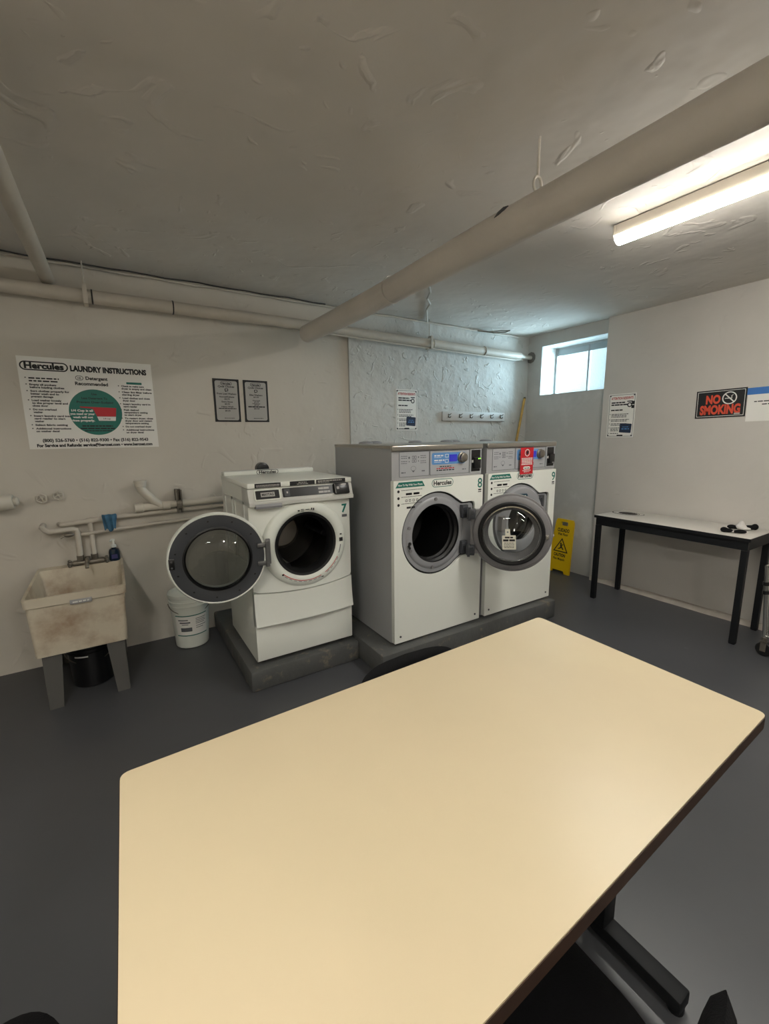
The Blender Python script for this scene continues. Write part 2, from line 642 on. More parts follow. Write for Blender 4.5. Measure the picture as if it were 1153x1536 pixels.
# window: deep white reveal, steel frame with one mullion, frosted panes
win = bpy.data.objects.new('window_1', None)
C.objects.link(win)
win.location = (4.40, 2.88, 2.185)
struct(win)
GX = 0.0
y0, y1, z0, z1 = 2.497 - 2.88, 3.265 - 2.88, 1.926 - 2.185, 2.445 - 2.185
rv = MB()
for a, b, c, d in ((y1, y1 + .02, z0 - .02, z1 + .02), (y0 - .02, y0, z0 - .02, z1 + .02), (y0, y1, z1, z1 + .02), (y0, y1, z0 - .02, z0)):
    rv.box(-0.255, 0.10, a, b, c, d)
rv.build('reveal', M_REVEAL, win, smooth=False)
fr = MB()
for a, b, c, d in ((y1 - .022, y1, z0, z1), (y0, y0 + .022, z0, z1), (y0 + .022, y1 - .022, z1 - .022, z1), (y0 + .022, y1 - .022, z0, z0 + .018)):
    fr.box(-0.02, 0.02, a, b, c, d)
fr.build('frame', mat('window_frame_paint', (150, 152, 150), 0.6), win, smooth=False)
MB().box(-0.016, 0.016, -0.030, -0.012, z0 + .018, z1 - .022).build('mullion', mat('mullion_paint', (140, 142, 142), 0.6), win, smooth=False)
MB().box(-0.003, 0.003, -0.012, y1 - .022, z0 + .018, z1 - .022).build('pane', M_FROST, win, smooth=False)
MB().box(-0.003, 0.003, y0 + .022, -0.030, z0 + .018, z1 - .022).build('pane', M_FROST, win, smooth=False)
# flat grey strip along the pane heads
MB().box(-0.014, -0.004, y0 + .022, y1 - .022, z1 - .085, z1 - .022).build('head_strip', mat('head_strip_grey', (150, 158, 160), 0.5), win, smooth=False)

# ------------------------------------------------------------------ concrete plinths
def plinth(x0, x1, yf, yb, h, label):
    p = MB()
    p.box(x0, x1, yf, yb, 0.0, h, bev=0.012, seg=2)
    return tag(p.build('concrete_plinth', M_CONC), label, 'plinth')
plinth(0.562, 1.288, 2.379, BY - 0.002, 0.130, 'low grey painted concrete plinth under the single white washer numbered 7')
plinth(1.290, 2.972, 2.082, 3.440, 0.150, 'wide grey painted concrete plinth under the two grey-topped washers')

# ------------------------------------------------------------------ ceiling lights
def strip_light(name, label, x, ya, yb, lens_m):
    t = thing(name, label, 'light', (x, (ya + yb) / 2, CZ - 0.006))
    L = (yb - ya) / 2
    h = MB()
    h.prism([(-.036, 0.0), (-.040, -.0505), (.040, -.0505), (.036, 0.0)], 'y', -L, L)
    h.build('housing', M_LAMPB, t, smooth=False)
    d = MB()
    prof = []
    for k in range(25):
        a = .22 + (PI - .44) * k / 24
        prof.append((-.0465 * math.cos(a), -.044 - .044 * math.sin(a)))
    d.prism(prof, 'y', -L + .004, L - .004)
    d.build('diffuser', lens_m, t)
    for s in (-1, 1):
        e = MB()
        e.box(-.041, .041, s * L - .004, s * L + .004, -.052, -.001)
        e.build('end_cap', M_LAMPB, t, smooth=False)
    return t
lt = strip_light('strip_light', 'white strip light glowing on the ceiling at the right above the side table', 2.375, 0.20, 1.43, M_LAMPR)
cbl = MB()
cbl.tube([(-.06, -.02, -.012), (-.075, -.12, -.016), (-.05, -.26, -.014), (-.02, -.36, -.008)], .006, 8)
cbl.build('power_cord', M_DGREY, lt)
strip_light('strip_light', 'strip light on the ceiling above the left end of the cream folding table', -0.72, -0.55, 0.60, M_LAMPL)
strip_light('strip_light', 'added unseen fill light on the ceiling behind the near edge of the cream table', 0.75, -2.35, -1.15, M_FILLREAR)  # unseen lamp added to light the washer fronts

# ------------------------------------------------------------------ overhead pipes
bp = thing('overhead_pipe', 'thick painted wrapped pipe running across the ceiling towards the back wall', 'pipe', (1.39, 0, 2.283))
m = MB()
pts, rs = [], []
for k in range(80):
    y = -2.79 + 6.09 * k / 79
    pts.append((0.003 * math.sin(y * 3.1), y, 0.004 * math.sin(y * 2.1)))
    rs.append(0.066 + 0.0012 * math.sin(y * 5.3))
pts += [(0, 3.315, 0), (0, 3.325, 0)]
rs += [0.060, 0.045]
m.tube(pts, rs, 28)
m.build('pipe_wrap', M_BIGP, bp)
m = MB()
m.tube([(0.05, 1.195, 0.285), (0.05, 1.195, 0.150)], .005, 8)
m.tube([(0.05 + .022 * math.cos(a), 1.195, .128 + .026 * math.sin(a)) for a in [2 * PI * k / 16 for k in range(16)]], .005, 8, closed=True)
m.build('hanger', M_PIPE, bp)
m = MB()
m.tube([(.0685 * math.cos(a), 2.1, .0685 * math.sin(a)) for a in [2 * PI * k / 28 for k in range(28)]], .0025, 6, closed=True)
m.build('seam_band', M_BIGP, bp)
m = MB()
m.tube([(.066 * math.cos(q), 1.275 + .03 * math.sin(q * 5), .066 * math.sin(q)) for q in (2.25, 2.4, 2.55, 2.7)], [.006, .012, .010, .004], 8)
m.build('torn_gap', M_DGREY, bp)

wp = thing('wall_pipe', 'long horizontal painted pipe hung just below the ceiling along the back wall', 'pipe', (0, 3.392, 2.366))
m = MB()
m.tube([(-1.65, 0, 0.002), (0, 0, .002), (1.2, 0, .004), (2.4, 0, -.008), (3.93, 0, -.02)], .040, 20)
m.tube([(3.93, 0, -.02), (3.99, .004, -.022), (4.09, .012, -.02), (4.138, .014, -.018)], [.028, .024, .022, .022], 14)
m.build('pipe_run', M_PIPE, wp)
def band(x, zc, r):
    b = MB()
    b.lathe([(.0405, -.004), (r, -.004), (r, .004), (.0405, .004)], (x, 0, zc), (1, 0, 0), 24, closed=True)
    return b
band(0.0, .002, .0445).build('coupling_band', M_BLACKP, wp)
band(0.455, .003, .0445).build('coupling_band', M_BLACKP, wp)
for x, zc in ((2.70, -.010), (3.38, -.016)):
    band(x, zc, .047).build('coupling_band', M_PIPE, wp)
for x, zc in ((-.035, .002), (2.655, -.010)):
    h = MB()
    h.cyl((x, -.01, .045), (x, -.01, .205), .004, 8)
    h.box(x - .012, x + .012, -.052, .03, -.055 + zc, -.040 + zc)
    h.box(x - .012, x + .012, -.056, -.043, -.055 + zc, .058 + zc)
    h.box(x - .008, x + .008, -.05, .0, .045 + zc, .06 + zc)
    h.build('pipe_hanger', M_PIPE, wp)
m = MB()
m.tube([(1.45, -.045, -.045), (1.9, -.03, -.052), (2.4, -.02, -.056), (3.2, -.01, -.064), (3.85, .0, -.066), (4.0, .01, -.05)], .007, 8)
m.build('thin_conduit', M_PIPE, wp)
m = MB()
m.lathe([(.022, 0), (.062, -.004), (.056, -.008), (.022, -.008)], (4.136, .014, -.018), (1, 0, 0), 10)
m.build('wall_patch', mat('torn_wall', (110, 108, 104), .9, bump=.5, bscale=60), wp)

m = MB()
m.tube([(0, -2.75, 0), (0, 1.0, 0), (.02, 2.4, 0.0), (.036, 3.40, 0.0), (.036, 3.455, 0)], .037, 18)
lp = m.build('ceiling_pipe', M_PIPE, loc=(-0.255, 0, 2.452))
tag(lp, 'painted pipe under the ceiling at far left running into the back wall', 'pipe')

m = MB()
pts = [(-1.6 + 5.55 * k / 40, 3.438 + .004 * math.sin(k * 1.7), 2.553 + .004 * math.sin(k * 2.3)) for k in range(41)]
m.tube(pts, .009, 8)
tag(m.build('cable', M_PIPE), 'painted cable running along the joint of back wall and ceiling', 'cable')
m = MB()
pts = [(-1.6 + 3.2 * k / 30, 3.405 + .004 * math.sin(k * 1.1), 2.556 + .003 * math.sin(k * 1.9)) for k in range(31)]
m.tube(pts, .0045, 6)
tag(m.build('cable', M_BLACKP), 'thin dark cable on the ceiling edge at the left above the long wall pipe', 'cable')
m = MB()
m.tube([(2.05, 2.62, 2.555), (2.14, 2.72, 2.550), (2.22, 2.86, 2.553), (2.32, 2.95, 2.550), (2.40, 3.10, 2.552), (2.52, 3.25, 2.552), (2.64, 3.40, 2.548)], .008, 8)
tag(m.build('cable', M_PIPE), 'painted wavy cable crossing the ceiling from the thick pipe to the back wall', 'cable')
m = MB()
m.tube([(3.30, 3.41, 2.545), (3.40, 3.36, 2.535), (3.52, 3.30, 2.548), (3.62, 3.27, 2.556), (3.60, 3.31, 2.545), (3.48, 3.36, 2.535), (3.38, 3.41, 2.548)], .006, 8)
tag(m.build('cable_end', M_DULL), 'loose looped cable end by the ceiling near the window corner', 'cable')

# ------------------------------------------------------------------ washers 8 and 9 (grey cabinet, white front panel)
def washer_door(parent, hx, hy, hz, ang, with_tag, badge):
    """hinge on the local z axis; closed it reaches to -x, outside facing -y"""
    d = MB()
    R = .262
    CX = -.270
    # moulded ring with hinge tab
    out = [(CX + R * math.cos(a), R * math.sin(a)) for a in [0.62 + (2 * PI - 1.24) * k / 56 for k in range(57)]]
    out += [(-.03, -.150), (-.005, -.140), (-.005, .140), (-.03, .150)]
    d.plate(out, (circle(CX, 0, .196, 56),), -.040, .0)
    # raised inner lip ring (inside) and outside bevel ring
    ax = (0, 1, 0)
    d.lathe([(.205, .0), (.252, .0), (.247, .012), (.236, .018), (.214, .018), (.205, .010)], (CX, 0, 0), ax, 56, closed=True)
    d.lathe([(.196, -.040), (.250, -.040), (.238, -.056), (.170, -.066), (.150, -.060), (.150, -.045), (.196, -.03)], (CX, 0, 0), ax, 56, closed=True)
    door = d.build('door', M_GREY3 if with_tag else M_GREY2, parent)
    door.location = (hx, hy, hz)
    door.rotation_euler = (0, 0, ang)
    g = MB()
    g.lathe([(.186, .004), (.214, .004), (.214, .028), (.204, .034), (.188, .030)], (CX, 0, 0), ax, 56, closed=True)
    g.build('gasket', M_RUB, door)
    g = MB()
    g.lathe([(.176, .026), (.187, .030), (.187, .036), (.178, .036)], (CX, 0, 0), ax, 56, closed=True)
    g.build('glass_rim', M_CHROME, door)
    g = MB()
    g.lathe([(.183, .026), (.181, .050), (.174, .078), (.160, .100), (.138, .114), (.105, .122), (.06, .126), (0, .127)], (CX, 0, 0), ax, 56)
    g.build('glass_bowl', M_GLASS if with_tag else M_DGLASS, door)
    for s in (-1, 1):
        g = MB()
        g.box(-.036, .020, -.006, .034, s * .125 - .034, s * .125 + .034, bev=.004)
        g.cyl((.004, .026, s * .125 - .045), (.004, .026, s * .125 + .045), .010, 10)
        g.cyl((-.02, .030, s * .125 - .016), (-.02, .043, s * .125 - .016), .008, 8)
        g.cyl((-.02, .030, s * .125 + .016), (-.02, .043, s * .125 + .016), .008, 8)
        g.build('hinge', M_DGREY, door)
    g = MB()
    if with_tag:
        g.cyl((CX - .225, .016, -.012), (CX - .225, .040, -.012), .008, 10)
        g.box(CX - .236, CX - .214, .016, .024, -.026, .004, bev=.003)
        g.cyl((CX - .270, -.02, -.005), (CX - .256, -.02, -.005), .010, 8)
        g.build('latch', M_STEEL, door)
    else:
        g.prism([(CX - .242, -.055), (CX - .215, -.062), (CX - .195, -.04), (CX - .195, .04), (CX - .215, .062), (CX - .242, .055)], 'y', -.085, -.05)
        g.build('handle', M_GREY3, door)
        # badge
        bd = MB(Matrix.Translation((CX - .01, -.0625, .185)) @ Matrix.Rotation(0.12, 4, 'X'))
        bd.plate(oval_loop(0, 0, .10, .034), (), -.006, .004)
        bo = bd.build('badge', mat('badge_teal', (26, 62, 78), .3), door)
        p = Print(Matrix.Translation((CX - .01, -.0690, .185)) @ Matrix.Rotation(0.12, 4, 'X'))
        p.bars(0, -.005, .06, .010, 'c', 5)
        p.build('badge_lettering', M_WINK, bo, smooth=False)
    if with_tag:
        tg = MB(Matrix.Translation((CX + .015, .134, -.015)) @ Matrix.Rotation(PI, 4, 'Z') @ Matrix.Rotation(-.06, 4, 'Y'))
        tg.plate(rrect(-.042, .042, -.062, .030, .003), (), 0, .0012)
        tg.plate(rrect(-.022, .008, .028, .072, .003), (circle(-.007, .052, .006, 12),), 0, .0012)
        to = tg.build('warning_tag', M_PALEY, door, smooth=False)
        to['label'] = 'pale warning tag hanging on the door glass'
        p = Print(Matrix.Translation((CX + .015, .134, -.015)) @ Matrix.Rotation(PI, 4, 'Z') @ Matrix.Rotation(-.06, 4, 'Y'))
        p.bars(0, .012, .050, .010, 'c', 2, gap=.35)
        p.bars(0, -.008, .072, .013, 'c', 3, gap=.35)
        for k in range(4):
            p.bars(0, -.021 - k * .010, .064, .0035, 'c', 4 + k)
        p.build('tag_print', M_INK, to, smooth=False)
    return door


def grey_washer(x, y, z, num, label, opened, led, redtag, w=.745):
    D, H = .79, 1.29
    t = thing('washing_machine', label, 'washing machine', (x, y, z))
    b = MB()
    # cabinet shell: back, sides, top, bottom (front is open behind the panels)
    b.box(.0, .012, .034, D, .012, 1.268)
    b.box(w - .012, w, .034, D, .012, 1.268)
    b.box(.012, w - .012, D - .012, D, .012, 1.268)
    b.box(.012, w - .012, .034, D - .012, .012, .03)
    b.box(.0, w, .022, .034, 1.078, 1.268)
    b.build('cabinet', M_GREY, t, smooth=False)
    tp = MB()
    tp.box(-.004, w + .004, .030, D + .004, 1.268, 1.288, bev=.004)
    tp.box(-.004, w + .004, .008, .032, 1.252, 1.290, bev=.009, seg=3)
    tp.build('top_panel', M_STEEL, t)
    for fx in (.05, w - .05):
        for fy in (.08, D - .06):
            ft = MB()
            ft.cyl((fx, fy, 0), (fx, fy, .013), .022, 12)
            ft.build('foot', M_RUB, t)
    cx, cz = .335, .712
    # white front panel with keyhole cut-out
    f = MB()
    kh = keyhole(cx, cz, .278, .188, .338)
    f.plate(rrect(.0, w, .018, 1.076, .004, 2), (kh,), 0, .033)
    f.build('front_panel', M_WHITE, t)
    # black ring standing in for the shadow around the recess; grey inner plate
    f = MB()
    f.plate(keyhole(cx, cz, .277, .187, .337), (keyhole(cx, cz, .266, .176, .326),), .014, .034)
    f.build('recess_shadow_ring', M_RUB, t)
    f = MB()
    f.plate(keyhole(cx, cz, .2655, .1755, .3255), (circle(cx, cz, .197, 56),), .010, .030)
    f.lathe([(.197, -.010), (.222, -.010), (.240, -.004), (.246, .004), (.197, .004)], (cx, .012, cz), (0, 1, 0), 56, closed=True)
    f.build('door_surround', M_GREY2, t)
    # drum
    f = MB()
    f.lathe([(.1965, .004), (.1965, .09), (.215, .10), (.262, .12), (.262, .50), (.10, .54), (0, .54)], (cx, 0, cz), (0, 1, 0), 56)
    for k in range(3):
        a = 2 * PI * k / 3 + .5
        c_, s_ = math.cos(a), math.sin(a)
        f.prism([(cx + .262 * c_ - .03 * s_, cz + .262 * s_ + .03 * c_), (cx + .262 * c_ + .03 * s_, cz + .262 * s_ - .03 * c_), (cx + .18 * c_, cz + .18 * s_)], 'y', .15, .48)
    f.build('drum', M_DRUM, t, recalc=False)
    f = MB()
    f.lathe([(.183, .035), (.196, .020), (.196, .050), (.186, .055)], (cx, 0, cz), (0, 1, 0), 56, closed=True)
    f.lathe([(.176, .070), (.195, .060), (.195, .085), (.180, .085)], (cx, 0, cz), (0, 1, 0), 56, closed=True)
    f.build('boot_gasket', M_RUB, t)
    f = MB()
    f.lathe([(.1835, .040), (.187, .036), (.187, .044)], (cx, -.004, cz), (0, 1, 0), 56, closed=True)
    f.build('gasket_rim', M_STEEL, t)
    # screws on the surround
    for a in (92, 165, 203, 262):
        a = math.radians(a)
        f = MB()
        f.cyl((cx + .228 * math.cos(a), .006, cz + .228 * math.sin(a)), (cx + .228 * math.cos(a), -.004, cz + .228 * math.sin(a)), .011, 12)
        f.build('screw', M_STEEL if False else M_GREY3, t)
    f = MB()
    f.prism([(cx - .222, cz - .040), (cx - .208, cz - .072), (cx - .217, cz - .080), (cx - .232, cz - .056)], 'y', -.0035, .002)
    f.cyl((cx - .216, .002, cz - .042), (cx - .216, -.004, cz - .042), .011, 12)
    f.build('latch_slot', M_RUB, t)
    # hinge brackets on the body
    for s in (-1, 1):
        f = MB()
        f.box(.543, .593, -.022, .012, cz + s * .125 - .045, cz + s * .125 + .045, bev=.004)
        for q in (-1, 1):
            f.cyl((.560, -.018, cz + s * .125 + q * .022), (.560, -.030, cz + s * .125 + q * .022), .010, 10)
        f.build('hinge_bracket', M_DGREY, t)
    # bolts at the lower corners
    for fx in (.045, w - .045):
        f = MB()
        f.cyl((fx, .002, .06), (fx, -.004, .06), .007, 10)
        f.build('panel_screw', M_DGREY, t)
    # fascia overlays
    FY = .0215
    o = MB()
    o.plate(rrect(.054, .285, 1.094, 1.250, .004), (), FY - .002, FY)
    o.plate(rrect(.291, .628, 1.094, 1.250, .004), (), FY - .002, FY)
    fas = o.build('control_panel', M_PANEL, t, smooth=False)
    p = Print(Matrix.Translation((0, FY - .002, 0)))
    p.ring(rrect(.054, .285, 1.094, 1.250, .004), rrect(.0565, .2825, 1.0965, 1.2475, .004))
    p.ring(rrect(.291, .628, 1.094, 1.250, .004), rrect(.2935, .6255, 1.0965, 1.2475, .004))
    for cxx, czz in ((.150, 1.205), (.168, 1.205), (.150, 1.182), (.168, 1.182)):
        p.ring(rrect(cxx, cxx + .016, czz, czz + .018, .002), rrect(cxx + .003, cxx + .013, czz + .003, czz + .015, .002))
    p.fill(circle(.128, 1.212, .007, 10))
    p.fill(circle(.200, 1.214, .005, 8))
    p.fill(circle(.128, 1.188, .004, 8))
    p.fill(circle(.200, 1.190, .004, 8))
    for k, zz in enumerate((1.220, 1.208, 1.188, 1.176)):
        p.bars(.068, zz, .045, .004, 'l', k)
        p.bars(.215, zz, .045, .004, 'l', k + 9)
    p.ring(circle(.160, 1.145, .020, 24, .015), circle(.160, 1.145, .018, 24, .0135))
    p.fill([(.148, 1.132), (.172, 1.132), (.160, 1.120)])
    p.bars(.068, 1.118, .032, .007, 'l', 3)
    p.bars(.225, 1.124, .030, .006, 'l', 4)
    p.bars(.565, 1.118, .035, .006, 'l', 4)
    p.build('panel_print', M_INK2, fas, smooth=False)
    p = Print(Matrix.Translation((0, FY - .002, 0)))
    p.fill(rrect(.306, .590, 1.160, 1.236, .012))
    p.build('blue_overlay', M_BLUE, fas, smooth=False)
    p = Print(Matrix.Translation((0, FY - .0026, 0)))
    p.bars(.325, 1.213, .075, .008, 'l', 2)
    p.bars(.325, 1.204, .060, .003, 'l', 3)
    p.bars(.325, 1.183, .085, .008, 'l', 5)
    p.bars(.325, 1.174, .060, .003, 'l', 6)
    p.ring(rrect(.415, .445, 1.204, 1.226, .004), rrect(.418, .442, 1.207, 1.223, .003))
    p.ring(rrect(.415, .445, 1.170, 1.192, .004), rrect(.418, .442, 1.173, 1.189, .003))
    p.build('overlay_print', M_WINK, fas, smooth=False)
    dm = MB()
    dm.plate(rrect(.452, .516, 1.176, 1.222, .003), (), FY - .006, FY - .001)
    dm.build('display', M_NAVY, fas, smooth=False)
    k = MB()
    k.lathe([(.036, -.001), (.036, .010), (.030, .014), (.028, .030), (.022, .033), (0, .033)], (.560, FY - .002, 1.200), (0, -1, 0), 28)
    k.build('knob', M_DULL, fas)
    p = Print(Matrix.Translation((0, FY - .002, 0)))
    p.bars(.420, 1.143, .10, .006, 'c', 4)
    p.bars(.420, 1.119, .150, .007, 'c', 6)
    p.build('notice_print', M_INK, fas, smooth=False)
    p = Print(Matrix.Translation((0, FY - .002, 0)))
    p.bars(.420, 1.131, .150, .007, 'c', 5)
    p.build('red_notice_print', M_RED, fas, smooth=False)
    # card reader
    r = MB()
    r.plate(rrect(.634, w - .006, 1.090, 1.256, .004), (rrect(.644, w - .016, 1.100, 1.246, .003),), FY - .006, FY)
    rd = r.build('card_reader', M_PANEL, t, smooth=False)
    r = MB()
    r.box(.644, w - .016, FY - .003, FY - .001, 1.100, 1.246)
    r.box(.664, w - .022, FY - .022, FY - .003, 1.120, 1.196, bev=.006)
    r.build('reader_face', M_BLACKP, rd)
    r = Print(Matrix.Translation((0, FY - .0032, 0)))
    r.rect(.652, .668, 1.160, 1.178)
    if not led:
        r.rect(.690, .712, 1.128, 1.131, .02)
    r.build('reader_sticker', M_WINK, rd, smooth=False)
    if led:
        r = MB()
        r.ball((.697, FY - .023, 1.187), .0045, 8, 6)
        r.ball((.711, FY - .023, 1.188), .004, 8, 6)
        r.build('indicator_light', M_LED, rd)
    # printed stickers on the white panel
    p = Print()
    p.ring(oval_loop(.382, 1.043, .180, .052), oval_loop(.382, 1.043, .172, .044))
    p.build('logo_outline', M_TEAL, t, smooth=False)
    p = Print()
    p.fill([(.012, 1.032), (.236, 1.032), (.216, 1.066), (.036, 1.066)])
    p.build('instruction_banner', M_TEAL, t, smooth=False)
    p = Print()
    p.text(num, w - .030, .988, .066, bold=.01)
    p.build('number_sticker', M_TEAL, t, smooth=False)
    p = Print()
    p.text('Hercules', .382, 1.030, .028, wid=.150, bold=.035)
    p.build('logo_lettering', M_INK, t, smooth=False)
    p = Print(Matrix.Translation((0, -.0006, 0)))
    p.text('How To Pay With Your Phone', .124, 1.042, .012, wid=.185, bold=.03)
    p.build('banner_lettering', M_WINK, t, smooth=False)
    p = Print()
    for i, zz in enumerate((1.010, .968, .926)):
        p.fill(circle(.034, zz, .009, 12))
        p.bars(.055, zz + .004, .16, .0035, 'l', i)
    for q in (.090, .148):
        p.rect(q, q + .045, .984, .997)
        p.rect(q - .001, q + .046, .986, .995)
    for q in (.085, .112, .140, .168):
        p.ring(rrect(q, q + .016, .942, .957, .003), rrect(q + .003, q + .013, .945, .954, .002))
    p.bars(.095, .899, .065, .012, 'l', 3, gap=.25)
    p.bars(w - .030, .968, .030, .010, 'c', 3, gap=.2)
    p.bars(w - .030, .956, .030, .006, 'c', 4, gap=.2)
    p.build('sticker_print', M_INK2 if False else M_INK, t, smooth=False)
    # round lids at the back of the top
    for fx in (.22, .30, .70):
        v = MB()
        v.lathe([(.055, 0), (.055, .007), (.046, .014), (.02, .018), (0, .019)], (fx if fx < w - .06 else w - .062, D - .08, 1.2885), (0, 0, 1), 28)
        v.build('dispenser_lid', M_GREY2, t)
    if opened:
        washer_door(t, .588, -.046, cz - .012, math.radians(132.6), True, False)
    else:
        washer_door(t, .605, .030, cz, 0.0, False, True)
    if redtag:
        q = MB()
        q.plate(rrect(.318, .458, 1.055, 1.250, .002), (), -.006, -.0045)
        rt_ = q.build('red_notice', M_RED, t, smooth=False)
        rt_['label'] = 'red notice card taped over the controls'
        p = Print(Matrix.Translation((0, -.006, 0)))
        p.ring(circle(.388, 1.212, .027, 24), circle(.388, 1.212, .021, 24))
        for k in range(5):
            p.bars(.388, 1.168 - k * .011, .12, .006, 'c', k, gap=.3)
        p.fill(oval_loop(.388, 1.100, .075, .022))
        p.bars(.388, 1.079, .09, .005, 'c', 7)
        p.bars(.388, 1.069, .06, .005, 'c', 8)
        p.build('notice_print', M_WINK, rt_, smooth=False)
        p = Print(Matrix.Translation((0, -.0068, 0)))
        p.fill(circle(.388, 1.214, .013, 12))
        p.fill([(.374, 1.196), (.402, 1.230), (.405, 1.226), (.378, 1.192)])
        p.text('Hercules', .388, 1.095, .010, wid=.058, bold=.03)
        p.build('notice_symbol', M_INK, rt_, smooth=False)
    return t

grey_washer(1.420, 2.145, .150, '8', 'grey-cabinet washing machine numbered 8 with its round door swung open', True, True, False)
grey_washer(2.2165, 2.145, .150, '9', 'grey-cabinet washing machine numbered 9 with closed door and red notice on its controls', False, False, True)

# ------------------------------------------------------------------ washer 7
def white_washer():
    X, Y, Z = .618, 2.420, .130
    W, D = .640, .64
    t = thing('washing_machine', 'white front-load washing machine numbered 7 with its dark round door open to the left', 'washing machine', (X, Y, Z))
    zt = 1.083           # top of the cabinet sides
    cx, cz = .325, .728
    R0 = .192
    b = MB()
    b.box(0, .014, .012, D, .028, zt)
    b.box(W - .014, W, .012, D, .028, zt)
    b.box(.014, W - .014, D - .014, D, .028, zt)
    b.box(.014, W - .014, .02, D - .014, .028, .045)
    # embossed side panels
    for sx, s in ((0, -1), (W, 1)):
        xs = sorted((sx - s * .002, sx + s * .006))
        for (ya, yb, za, zb) in ((.08, .30, .62, 1.0), (.36, .56, .62, 1.0)):
            b.box(xs[0], xs[1], ya, yb, za, za + .014)
            b.box(xs[0], xs[1], ya, yb, zb - .014, zb)
            b.box(xs[0], xs[1], ya, ya + .014, za, zb)
            b.box(xs[0], xs[1], yb - .014, yb, za, zb)
    b.build('cabinet', M_WHITE, t, smooth=False)
    for fx in (.05, W - .05):
        for fy in (.07, D - .06):
            ft = MB()
            ft.cyl((fx, fy, 0), (fx, fy, .03), .02, 12)
            ft.build('foot', M_RUB, t)

    def bulge(x):
        u = 2 * x / W - 1
        return -.030 * (1 - u * u)
    # front panel around the porthole: rings from circle to outer edge
    zb_edge = lambda x: .470 - .022 * (1 - (2 * x / W - 1) ** 2)
    ztop = .985
    f = MB()
    nseg, nr = 96, 6
    vs = []
    for j in range(nr + 1):
        tt = j / nr
        for k in range(nseg):
            a = 2 * PI * k / nseg
            ca, sa = math.cos(a), math.sin(a)
            # outer point on the rectangle
            tx = ((W - cx) if ca > 0 else cx) / abs(ca) if abs(ca) > 1e-6 else 1e9
            tz = ((ztop - cz) if sa > 0 else (cz - .462)) / abs(sa) if abs(sa) > 1e-6 else 1e9
            q = min(tx, tz)
            ox, oz = cx + ca * q, cz + sa * q
            if tz < tx and sa < 0:
                oz = zb_edge(ox)
            elif sa < 0 and tz >= tx:
                pass
            ix, iz = cx + .262 * ca, cz + .262 * sa
            if sa < 0 and iz < zb_edge(ix) + .004:
                iz = zb_edge(ix) + .004
            x = ix + (ox - ix) * tt
            z = iz + (oz - iz) * tt
            vs.append((x, bulge(x), z))
    fs = [(j * nseg + k, j * nseg + (k + 1) % nseg, (j + 1) * nseg + (k + 1) % nseg, (j + 1) * nseg + k) for j in range(nr) for k in range(nseg)]
    f.add(vs, fs)
    # lower corners of the panel and returns to the cabinet
    for x in (0.0, W):
        f.box(min(x, x + .0) - .0, x + .0001, 0.0, .014, .462, ztop)
    f.grid(lambda u, v: (u * W, bulge(u * W) * (1 - v) + .016 * v, ztop), 20, 1)
    f.grid(lambda u, v: (u * W, bulge(u * W) * (1 - v) + .016 * v, zb_edge(u * W)), 20, 1)
    f.build('front_panel', M_WHITE, t)
    # porthole ring
    f = MB()
    f.lathe([(R0, .050), (R0, -.004), (R0 + .012, -.016), (R0 + .030, -.020), (.250, -.014), (.262, -.004), (.268, .012), (.268, .040)], (cx, -.026, cz), (0, 1, 0), 72)
    rg = f.build('porthole_ring', M_WHITE2, t)
    f = MB()
    f.lathe([(R0 - .004, .004), (R0 + .004, -.010), (R0 - .010, -.006), (R0 - .030, .025), (R0 - .030, .06), (R0, .06)], (cx, -.026, cz), (0, 1, 0), 72)
    f.build('boot_gasket', M_RUB, t)
    f = MB()
    f.lathe([(R0 - .020, .030), (R0 - .012, .075), (.235, .085), (.245, .10), (.245, .42), (.12, .45), (0, .45)], (cx, 0, cz), (0, 1, 0), 64)
    f.build('drum', mat('drum_steel', (46, 44, 41), .3, metal=.85), t, recalc=False)
    # paddles
    for a in (2.2, 4.3, 0.1):
        f = MB()
        c_, s_ = math.cos(a), math.sin(a)
        poly = []
        for k in range(9):
            q = -1 + 2 * k / 8
            rr = .243 - .085 * (1 - q * q)
            aa = a + q * .22
            poly.append((cx + rr * math.cos(aa), cz + rr * math.sin(aa)))
        f.prism(poly, 'y', .11, .40)
        f.build('drum_paddle', M_BLACKP, t)
    f = MB()
    f.lathe([(.0, .425), (.11, .42), (.13, .435)], (cx, 0, cz), (0, 1, 0), 40)
    f.build('drum_plate', M_STEEL, t)
    # recess for the closed door's hinge, latch and small marks on the ring
    f = MB(Matrix.Translation((cx, -.043, cz)))
    f.box(.215, .238, -.004, .004, -.012, .012)
    f.box(.219, .232, -.004, .004, .03, .038)
    f.build('latch_opening', M_BLACKP, rg)
    f = Print(Matrix.Translation((cx, -.0455, cz)))
    for (x, z, wd, hh) in ((-.05, .205, .012, .008), (-.03, .213, .018, .004), (-.03, .203, .018, .004), (.0, .210, .022, .004), (.034, .208, .008, .012), (.046, .204, .008, .014), (-.165, -.170, .012, .010), (.085, -.222, .015, .006)):
        f.rect(x, x + wd, z, z + hh)
    f.build('ring_print', M_INK, rg, smooth=False)
    f = Print(Matrix.Translation((cx, -.0455, cz)))
    def arc(a0, a1, r0, r1):
        n_ = 16
        lo = [(r0 * math.cos(math.radians(a0 + (a1 - a0) * k / n_)), r0 * math.sin(math.radians(a0 + (a1 - a0) * k / n_))) for k in range(n_ + 1)]
        hi = [(r1 * math.cos(math.radians(a0 + (a1 - a0) * k / n_)), r1 * math.sin(math.radians(a0 + (a1 - a0) * k / n_))) for k in range(n_ + 1)]
        f.fill(lo + hi[::-1])
    arc(-135, -68, .222, .226)
    arc(-60, -28, .222, .226)
    f.build('red_warning_line', M_RED, rg, smooth=False)
